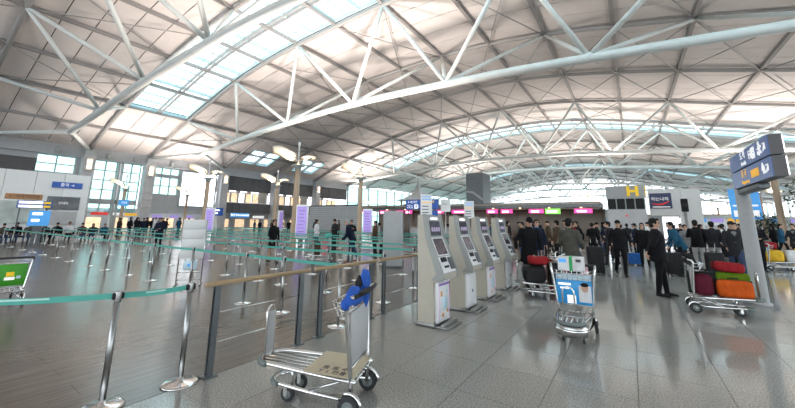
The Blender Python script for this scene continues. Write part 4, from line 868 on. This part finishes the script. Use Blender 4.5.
# trolley pushed by the man in the queue
t8 = make_trolley('luggage trolley with pink bags pushed through the queue', (-9.8, 10.0), (-.75, -.66), 'stone')
suitcase('pink suitcase standing on the trolley in the queue', 'c_pink', place(t8, (.22, 0, .29)), (.24, .42, .55), t8.rotation_euler[2]); suitcase('brown suitcase on the trolley in the queue', 'c_brown', place(t8, (.56, 0, .31)), (.26, .36, .5), t8.rotation_euler[2]); duffel('turquoise bag on the trolley in the queue', 'teal', place(t8, (.12, 0, .93)), (.14, .16, .1), t8.rotation_euler[2], 41)
# wheeled suitcases
suitcase('large black wheeled suitcase beside the walking man', 'black', (-1.06, 13.3, 0), (.48, .30, .82), .2, wheels=True); suitcase('black wheeled suitcase held by the man in teal jacket', 'black', (1.05, 14.5, 0), (.42, .28, .68), .4, wheels=True)
suitcase('small bright blue case in the crowd behind the walking man', 'c_blue', (.05, 17.2, 0), (.5, .28, .42), .3, wheels=True); suitcase('black suitcase behind the loaded trolley', 'black', (2.0, 14.2, 0), (.42, .28, .75), .2, wheels=True)
suitcase('dark wheeled suitcase of the queue passenger in brown', 'c_charcoal', (-9.5, 13.1, 0), (.4, .25, .6), .6, wheels=True)
# ------------------------------------------------------------------ people: lofted limbs fused into one continuous skin, coloured by region
TOP, TRO, SHO, SKI, SHI, EYE, LIP = range(7)
def ring_loft(mb, rings, mi, n=14):
    vs = []; fs = []
    for (c, u, w) in rings:
        for j in range(n):
            a = 2 * math.pi * j / n; vs.append(Vector(c) + Vector(u) * math.cos(a) + Vector(w) * math.sin(a))
    for i in range(len(rings) - 1):
        for j in range(n): fs.append((i * n + j, i * n + (j + 1) % n, (i + 1) * n + (j + 1) % n, (i + 1) * n + j))
    fs.append(tuple(range(n - 1, -1, -1))); fs.append(tuple((len(rings) - 1) * n + j for j in range(n)))
    mb.add(vs, fs, mi, True)
def hand(mb, wrist, d, side, curl=.5):
    d = Vector(d).normalized(); up = Vector((0, -1, 0)) if abs(d.y) < .8 else Vector((0, 0, 1)); s = d.cross(up).normalized(); nrm = s.cross(d).normalized(); w = Vector(wrist)
    # palm is flat across nrm; fingers spread along nrm-perp 's2'
    flat = s; across = nrm
    ring_loft(mb, [(w, across * .024, flat * .018), (w + d * .03, across * .034, flat * .016), (w + d * .085, across * .038, flat * .014), (w + d * .095, across * .030, flat * .010)], SKI, 10)
    cd = flat * (-side)
    for k, (o, L) in enumerate(((-.029, .062), (-.010, .075), (.010, .080), (.029, .070))):
        b = w + d * .085 + across * o; p1 = b + d * L * .5 + cd * L * .12 * curl; p2 = p1 + d * L * .35 + cd * L * .35 * curl; p3 = p2 + d * L * .1 + cd * L * .3 * curl
        mb.tube([b, p1, p2, p3], [.0095, .009, .0085, .007], 7, SKI)
    b = w + d * .03 + across * .028; mb.tube([b, b + across * .03 + d * .025 + cd * .01, b + across * .038 + d * .06 + cd * .02], [.011, .010, .008], 7, SKI)
def body_mesh(name, P, voxel=.02):
    mb = MB(); hem = P.get('hem', .80); bulk = P.get('bulk', 1.0); lean = math.radians(P.get('lean', 0)); hz = P.get('hip', .92); dz = hz - .92
    fem = P.get('fem', False); turn = math.radians(P.get('turn', 0))
    Rl = Matrix.Rotation(lean, 3, 'X')
    def U(p): p = Vector(p); q = Rl @ (p - Vector((0, 0, .92))); return q + Vector((0, 0, hz))
    def UV(p): return Rl @ Vector(p)
    hw = .165 if fem else .18
    T = [(hem, .185 + (.03 if P.get('coat') else 0), .135, 0), (.92, .18, .13, .0), (1.05, .16 if not fem else .145, .118, .0), (1.20, .172, .125, -.005), (1.33, hw + .01, .12, .0), (1.41, hw - .03, .095, .01), (1.455, .085, .07, .015)]
    if hem < .8: T.insert(1, (.8, .19, .14, 0))
    if P.get('sit'): T = T[1:]
    ring_loft(mb, [(U((0, y, z)), UV((a * bulk, 0, 0)), UV((0, b * bulk, 0))) for (z, a, b, y) in T], TOP, 18)
    if P.get('open'): ring_loft(mb, [(U((0, -.085 * bulk, z)), UV((.055, 0, 0)), UV((0, .04, 0))) for z in (1.08, 1.25, 1.42)], SHI, 10)
    # collar, neck, head
    ring_loft(mb, [(U((0, .012, 1.43)), UV((.085, 0, 0)), UV((0, .075, 0))), (U((0, .008, 1.485)), UV((.070, 0, 0)), UV((0, .068, 0)))], SHI if P.get('collar') else TOP, 12)
    ring_loft(mb, [(U((0, .008, 1.44)), UV((.054, 0, 0)), UV((0, .056, 0))), (U((0, -.005, 1.56)), UV((.052, 0, 0)), UV((0, .056, 0)))], SKI, 12)
    hn = math.radians(P.get('nod', 0)); Rh = Rl @ Matrix.Rotation(turn, 3, 'Z') @ Matrix.Rotation(hn, 3, 'X'); hb = U((0, 0, 1.50))
    def Hd(p): return hb + Rh @ Vector(p)
    mb.ell(Hd((0, .005, .125)), (.074, .093, .105), 16, 12, SKI, Rh); mb.ell(Hd((0, -.030, .065)), (.056, .060, .062), 12, 8, SKI, Rh)
    mb.tube([Hd((0, -.085, .125)), Hd((0, -.108, .085)), Hd((0, -.085, .078))], [.010, .016, .012], 7, SKI)
    for s in (-1, 1):
        mb.ell(Hd((s * .076, .012, .10)), (.010, .022, .032), 8, 6, SKI, Rh); mb.ell(Hd((s * .030, -.080, .118)), (.014, .012, .008), 8, 6, EYE, Rh); mb.ell(Hd((s * .031, -.084, .140)), (.020, .010, .005), 8, 6, EYE, Rh)
    mb.ell(Hd((0, -.083, .050)), (.022, .012, .008), 8, 6, LIP, Rh)
    # arms
    for s, k in ((1, 'la'), (-1, 'ra')):
        el, wr = P.get(k, ((.255, .03, 1.13), (.255, -.06, .90)))
        sh = U((s * (hw - .005), .005, 1.375)); e = U((s * el[0], el[1], el[2])); w = U((s * wr[0], wr[1], wr[2]))
        b = bulk * (.9 if fem else 1)
        mb.ell(sh, (.068 * b, .066 * b, .07 * b), 12, 8, TOP)
        mb.tube([sh, sh.lerp(e, .5), e, e.lerp(w, .5), w], [.064 * b, .056 * b, .05 * b, .045 * b, .038 * b], 12, TOP)
        hand(mb, w + (w - e).normalized() * -.01, (w - e), s, P.get('curl', .6))
    # legs
    for s, k in ((1, 'll'), (-1, 'rl')):
        kn, an, toe = P.get(k, ((.10, -.015, .50), (.105, .03, .09), (.12, -.17, .03)))
        h = Vector((s * .088, 0, hz - .02)); kn = Vector((s * kn[0], kn[1], kn[2])); an = Vector((s * an[0], an[1], an[2])); toe = Vector((s * toe[0], toe[1], toe[2]))
        m = SKI if P.get('bare') else TRO; f = .82 if P.get('bare') else 1.0
        mb.tube([h, h.lerp(kn, .5), kn, kn.lerp(an, .45), an], [.098, .085 * f, .066 * f, .062 * f, .05 * f if not P.get('bare') else .036], 12, m)
        d = toe - an; d.z = 0; d.normalize(); sd = Vector((-d.y, d.x, 0)); hl = an - d * .055; hl.z = an.z - .04
        zb = an.z - .085
        ring_loft(mb, [(hl, sd * .034, Vector((0, 0, .035))), (Vector((an.x, an.y, zb + .045)) + d * .02, sd * .040, Vector((0, 0, .045))), (Vector((an.x, an.y, zb + .035)) + d * .11, sd * .046, Vector((0, 0, .034))), (Vector((an.x, an.y, zb + .026)) + d * .19, sd * .036, Vector((0, 0, .024))), (Vector((an.x, an.y, zb + .02)) + d * .215, sd * .02, Vector((0, 0, .012)))], SHO, 12)
    mb.ell((0, .01, hz - .03), (.165, .12, .12), 14, 8, TRO if not P.get('bare') else TOP)
    if P.get('pack'):
        mb.rbox(U((0, .20, 1.18)), (.30, .16, .46), .06, 2, Rl, SHI)
    # fuse
    raw = mb.mesh(name + '_raw', ['c_black'] * 7); ob = bpy.data.objects.new(name, raw); COL.objects.link(ob)
    r = ob.modifiers.new('r', 'REMESH'); r.mode = 'VOXEL'; r.voxel_size = voxel; r.use_smooth_shade = True
    sm = ob.modifiers.new('s', 'SMOOTH'); sm.factor = .5; sm.iterations = 2
    dg = bpy.context.evaluated_depsgraph_get(); me = bpy.data.meshes.new_from_object(ob.evaluated_get(dg)); me.name = name
    bv = BVHTree.FromPolygons([v.co.copy() for v in raw.vertices], [tuple(p.vertices) for p in raw.polygons]); idx = [p.material_index for p in raw.polygons]
    # per-vertex choice: prefer small features when close to the surface
    me.materials.clear()
    for k in range(7): me.materials.append(M['c_black'])
    mi = []
    for p in me.polygons:
        loc, nor, i, dist = bv.find_nearest(p.center); mi.append(idx[i])
    me.polygons.foreach_set('material_index', mi); me.polygons.foreach_set('use_smooth', [True] * len(mi))
    bpy.data.objects.remove(ob); bpy.data.meshes.remove(raw)
    # hair in the same frame
    hairs = {}
    for kind in ('short', 'long', 'cap'):
        hm = MB()
        if kind == 'cap':
            hm.ell(Hd((0, .012, .155)), (.083, .100, .085), 16, 10, 0, Rh); hm.ell(Hd((0, -.095, .150)), (.06, .06, .010), 12, 6, 0, Rh)
        else:
            hm.ell(Hd((0, .026, .150)), (.083, .096, .093), 16, 10, 0, Rh); hm.ell(Hd((0, -.055, .205)), (.06, .04, .028), 12, 6, 0, Rh)
            hm.ell(Hd((0, .055, .09)), (.074, .06, .075), 14, 8, 0, Rh)
            for s in (-1, 1): hm.ell(Hd((s * .072, .0, .135)), (.013, .04, .045), 8, 6, 0, Rh)
        if kind == 'long':
            ring_loft(hm, [(Hd((0, .05, .13)), Rh @ Vector((.088, 0, 0)), Rh @ Vector((0, .06, 0))), (Hd((0, .06, .02)), Rh @ Vector((.095, 0, 0)), Rh @ Vector((0, .05, 0))), (Hd((0, .075, -.08)), Rh @ Vector((.085, 0, 0)), Rh @ Vector((0, .035, 0)))], 0, 14)
        hairs[kind] = hm.mesh('hair', 'hair')
    return me, hairs
POSES = {}
def pose(name, voxel=.02, **P): POSES[name] = body_mesh(name, P, voxel)
V1 = .011
pose('hands_behind', V1, bulk=1.24, hem=.76, la=((.29, .10, 1.12), (.07, .19, .96)), ra=((.29, .10, 1.12), (.07, .17, .92)), ll=((.10, -.05, .50), (.11, -.08, .09), (.13, -.3, .03)), rl=((.10, .03, .50), (.105, .08, .09), (.12, -.1, .03)), curl=1.0)
pose('striding', V1, bulk=1.05, hem=.80, la=((.30, .02, 1.14), (.30, -.20, 1.02)), ra=((.27, .05, 1.13), (.27, -.03, .90)), ll=((.09, -.16, .50), (.06, -.22, .09), (.06, -.4, .03)), rl=((.09, .06, .49), (.11, .28, .14), (.11, .1, .05)), lean=4)
pose('reaching', V1, bulk=1.08, hem=.62, coat=True, la=((.27, .0, 1.12), (.25, -.12, .92)), ra=((.33, .04, 1.14), (.36, -.10, .93)), lean=8, nod=14)
pose('back_stand', V1, bulk=1.14, hem=.80, la=((.27, -.02, 1.12), (.2, -.22, 1.0)), ra=((.27, -.02, 1.12), (.2, -.22, 1.0)))
pose('pushing', V1, bulk=1.08, hem=.78, lean=22, la=((.27, -.14, 1.12), (.22, -.36, 1.02)), ra=((.27, -.14, 1.12), (.22, -.36, 1.02)), ll=((.09, -.14, .50), (.09, -.12, .09), (.09, -.3, .03)), rl=((.09, .08, .49), (.1, .26, .12), (.1, .1, .04)), nod=-10, curl=1.0)
pose('lady_walk', V1, fem=True, bulk=1.0, hem=.58, coat=True, bare=True, la=((.25, .06, 1.12), (.22, -.05, .9)), ra=((.25, -.04, 1.12), (.2, -.16, .92)), ll=((.08, -.10, .49), (.07, -.14, .09), (.07, -.3, .03)), rl=((.08, .05, .49), (.09, .2, .12), (.09, .04, .04)))
pose('stand_a', .02, bulk=1.06, hem=.78, collar=True)
pose('stand_b', .02, bulk=1.1, hem=.72, la=((.27, .0, 1.12), (.08, -.22, 1.12)), ra=((.27, .0, 1.12), (.08, -.24, 1.05)), nod=18)
pose('stand_pack', .02, bulk=1.05, pack=True, la=((.26, -.02, 1.14), (.16, -.16, 1.25)), ra=((.26, .02, 1.12), (.25, -.05, .9)))
pose('walk_b', .02, bulk=1.04, hem=.70, coat=True, la=((.26, .08, 1.13), (.25, .06, .9)), ra=((.26, -.06, 1.13), (.25, -.2, .95)), ll=((.09, -.14, .5), (.08, -.18, .09), (.08, -.36, .03)), rl=((.09, .05, .49), (.1, .25, .13), (.1, .1, .05)), open=True, lean=3)
pose('seated', .02, sit=True, hip=.50, bulk=1.06, la=((.26, -.08, 1.14), (.18, -.28, 1.02)), ra=((.26, -.08, 1.14), (.18, -.28, 1.02)), ll=((.10, -.42, .50), (.10, -.42, .09), (.11, -.6, .03)), rl=((.10, -.42, .50), (.11, -.40, .09), (.12, -.58, .03)), nod=8)
pose('lady_stand', .02, fem=True, hem=.66, coat=True, la=((.24, .0, 1.12), (.1, -.22, 1.08)), ra=((.24, .02, 1.12), (.22, -.05, .9)))
def person(pz, x, y, face, lab, top='c_black', tro='c_black', sho='c_shoe', inner='c_grey', hair='short', hcol='hair', h=1.72, group=None, z=0):
    me, hairs = POSES[pz]; o = obj('person', me, None, (x, y, z), math.radians(face) + math.pi / 2); k = h / 1.72; o.scale = (k, k, k); tag(o, lab, 'person', group)
    for i, m in enumerate((top, tro, sho, 'skin', inner, 'c_eye', 'c_lip')): o.material_slots[i].link = 'OBJECT'; o.material_slots[i].material = M[m]
    ho = obj('hair' if hair != 'cap' else 'cap', hairs[hair], o)
    if hcol != 'hair': ho.material_slots[0].link = 'OBJECT'; ho.material_slots[0].material = M[hcol]
    return o
# face = direction in degrees the person looks towards (0 = +X right along the hall, 90 = away, -90 = towards camera)
person('hands_behind', .47, 10.2, 0, 'person in black padded jacket standing in profile with hands behind back', 'c_black', 'c_black', h=1.74)
person('striding', -.36, 13.4, -80, 'person all in black walking towards the camera beside the big suitcase', 'c_black', 'c_black', h=1.73, hair='cap', hcol='c_black')
person('reaching', -2.25, 9.55, -60, 'person in long black coat and cap leaning beside the fourth kiosk', 'c_black', 'c_black', hair='cap', hcol='c_black', h=1.76)
person('back_stand', -1.30, 9.75, 75, 'person in olive grey jacket seen from behind, beyond the white carton', 'c_olive', 'c_charcoal', h=1.73)
person('pushing', 1.35, 15.2, 190, 'person in teal blue jacket bending forward over a suitcase', 'c_teal', 'c_black', h=1.74)
person('lady_walk', -11.5, 8.6, -5, 'person with dark coat and bare legs walking among the belts', 'c_black', 'c_black', hair='long', h=1.62)
person('pushing', -9.25, 10.6, 215, 'grey haired person in navy coat pushing the trolley with pink bags', 'c_navy', 'c_jeans', 'c_redshoe', hcol='greyhair', h=1.72)
person('lady_stand', -10.1, 13.2, 240, 'person in brown coat standing beside the grey pillar', 'c_brown', 'c_black', hair='long', h=1.62)
person('stand_a', -14.8, 13.9, 70, 'person in white top seen from behind in the queue', 'c_white', 'c_jeans', h=1.66)
person('stand_b', -13.7, 14.2, -100, 'person in dark jacket left of the navy coated one in the queue', 'c_charcoal', 'c_black', h=1.7)
person('stand_pack', -12.3, 14.0, -60, 'person with backpack just behind the grey haired one', 'c_black', 'c_charcoal', inner='c_beige', h=1.66)
person('stand_b', -21.3, 8.6, -40, 'lone person in navy jacket standing far left among the belts', 'c_navy', 'c_black', h=1.66)
person('stand_a', -2.6, 12.2, -60, 'person in blue jacket behind the long black coat', 'c_navy', 'c_jeans', h=1.72, inner='c_blue')
person('stand_b', -1.75, 12.8, 200, 'person in dark blue jacket left of the olive one', 'c_teal', 'c_black', h=1.73)
person('stand_a', .35, 16.6, -95, 'person in black coat right of the walking one', 'c_black', 'c_black', h=1.66, hair='long')
person('stand_pack', 1.95, 16.6, 80, 'person with black backpack beside the teal jacket', 'c_black', 'c_plaid', inner='c_black', h=1.78)
person('back_stand', 2.5, 17.4, 100, 'person in green black jacket and pale trousers at the loaded trolley', 'c_charcoal', 'c_plaid', h=1.74)
person('stand_a', 2.95, 20.5, -90, 'person in black standing left of the grey column, facing camera', 'c_black', 'c_black', h=1.7, hair='cap', hcol='c_black')
person('walk_b', 2.55, 14.6, -80, 'person in grey black jacket with cap next to the grey column', 'c_charcoal', 'c_jeans', h=1.73, hair='cap', hcol='c_charcoal')
person('stand_pack', 3.1, 17.2, -110, 'person in dark coat half hidden by the grey column', 'c_black', 'c_black', inner='c_grey', h=1.7)
person('stand_b', 3.75, 17.9, -95, 'person in black leather jacket right of the grey column', 'c_black', 'c_black', h=1.76)
person('walk_b', 6.2, 23.5, -120, 'person in dark coat at the far right edge', 'c_charcoal', 'c_black', h=1.7)
rp = random.Random(11); tops = ['c_black', 'c_navy', 'c_charcoal', 'c_black', 'c_grey', 'c_black', 'c_teal', 'c_brown', 'c_olive', 'c_white']; PZ = ['stand_a', 'stand_b', 'stand_pack', 'walk_b', 'lady_stand']
ORDP = ['leftmost', 'second from left', 'third from left', 'fourth from left', 'fifth from left', 'sixth from left', 'seventh from left', 'eighth from left', 'ninth from left', 'tenth from left', 'eleventh from left', 'twelfth from left', 'thirteenth from left', 'fourteenth from left', 'fifteenth from left', 'sixteenth from left', 'seventeenth from left', 'eighteenth from left', 'nineteenth from left', 'twentieth from left', 'twenty-first from left', 'twenty-second from left', 'twenty-third from left', 'twenty-fourth from left']
def crowd(pts, lab, group, seats=False):
    for n, (x, y) in enumerate(sorted(pts, key=lambda p: p[0] / p[1])):
        top = rp.choice(tops); col = {'c_black': 'black', 'c_navy': 'navy', 'c_charcoal': 'charcoal', 'c_grey': 'grey', 'c_teal': 'teal', 'c_brown': 'brown', 'c_olive': 'olive', 'c_white': 'white'}[top]
        hr = rp.choice(['short', 'short', 'long', 'cap'])
        person('seated' if seats else rp.choice(PZ), x, y, rp.uniform(0, 360) if not seats else rp.uniform(-40, 10), 'person in %s top%s, %s %s' % (col, {'short': '', 'long': ', long hair', 'cap': ', cap'}[hr], ORDP[n], lab), top, rp.choice(['c_black', 'c_jeans', 'c_charcoal']), inner=rp.choice(['c_grey', 'c_beige', 'c_red']), hair=hr, hcol=rp.choice(['hair', 'hair', 'c_black']), h=rp.uniform(1.58, 1.76), group=group)
crowd([(-3.4, 18.5), (-2.4, 19.6), (-2.0, 17.2), (-1.5, 20.8), (-.9, 18.4), (-.45, 21.5), (-1.3, 23.0), (-2.8, 22.4), (.15, 20.0), (-.2, 24.5), (.7, 22.5), (-.75, 16.4), (-1.9, 24.8), (-.6, 26.4), (-3.2, 25.6), (.9, 25.0), (-1.55, 18.9), (-2.6, 15.9)], 'of the crowd before the H block', 'crowd before the H block')
crowd([(-5.2, 17.0), (-4.6, 19.5), (-6.1, 21.0), (-7.4, 23.0), (-5.4, 24.5), (-8.8, 26.0), (-3.9, 15.4), (-10.2, 24.0), (-6.9, 26.5), (-4.2, 22.6), (-11.8, 27)], 'queueing behind the kiosks', 'queue behind the kiosks')
crowd([(1.6, 21.5), (2.2, 24.0), (1.2, 25.5), (3.0, 26.0), (3.9, 24.6), (4.5, 28.0), (2.4, 29.5), (5.3, 30.0), (6.2, 33.0), (7.0, 28.5), (4.0, 33.5), (3.3, 36), (8.2, 35), (2.9, 23.0), (4.9, 25.6), (5.8, 27.4), (3.5, 29.8), (7.4, 31.4), (1.9, 19.2), (6.9, 36.5)], 'of the far crowd at right', 'far crowd at right')
crowd([(-32.6, 3.8), (-32.6, 4.45), (-32.6, 5.0), (-32.6, 5.6), (-32.6, 6.3), (-32.6, 6.9), (-32.6, 7.5), (-32.6, 8.2), (-32.6, 8.8), (-32.6, 9.5)], 'seated before the white partition', 'seated passengers at far left', True)
crowd([(-38, 12.0), (-37, 13.0), (-39.5, 13.4), (-38.6, 14.4), (-36.4, 14.2), (-40.5, 15.6), (-37.4, 15.6), (-35.5, 13.0), (-41.5, 17.0), (-39, 18.4), (-36, 17), (-42, 14.2), (-43, 15.3), (-41, 13.1), (-44, 17.6), (-42.5, 19), (-38, 17.0), (-40.2, 19.8)], 'of the crowd below the windows', 'far crowd below the windows')
crowd([(-30, 22.5), (-31.5, 24.2), (-29.2, 24.4), (-32.6, 26.3), (-30.6, 27.0), (-28.4, 26.4), (-26.6, 24.8), (-34, 25), (-35.5, 27.5), (-33, 22.8), (-36, 24.2), (-25, 26.5)], 'of the group below the balcony', 'far group below the balcony')
# bench rows under the seated passengers
def bench(x, y0, y1, lab):
    t = thing('waiting_bench', lab, 'bench', (x, (y0 + y1) / 2, 0)); h = (y1 - y0) / 2; n = int((y1 - y0) / .62)
    for k in range(n): y = -h + (2 * h) * (k + .5) / n; MB().rbox((0, y, .41), (.46, .56, .06), .02, 1).build('seat', 'black', t); MB().rbox((-.30, y, .68), (.05, .56, .44), .02, 1).build('backrest', 'black', t)
    MB().b2(-.05, .05, -h, h, .30, .38).build('beam', 'steel', t)
    for y in (-h + .3, h - .3): MB().b2(-.2, .2, y - .03, y + .03, 0, .3).build('leg', 'steel', t)
bench(-32.6, 3.4, 9.9, 'long black waiting bench before the white partition')
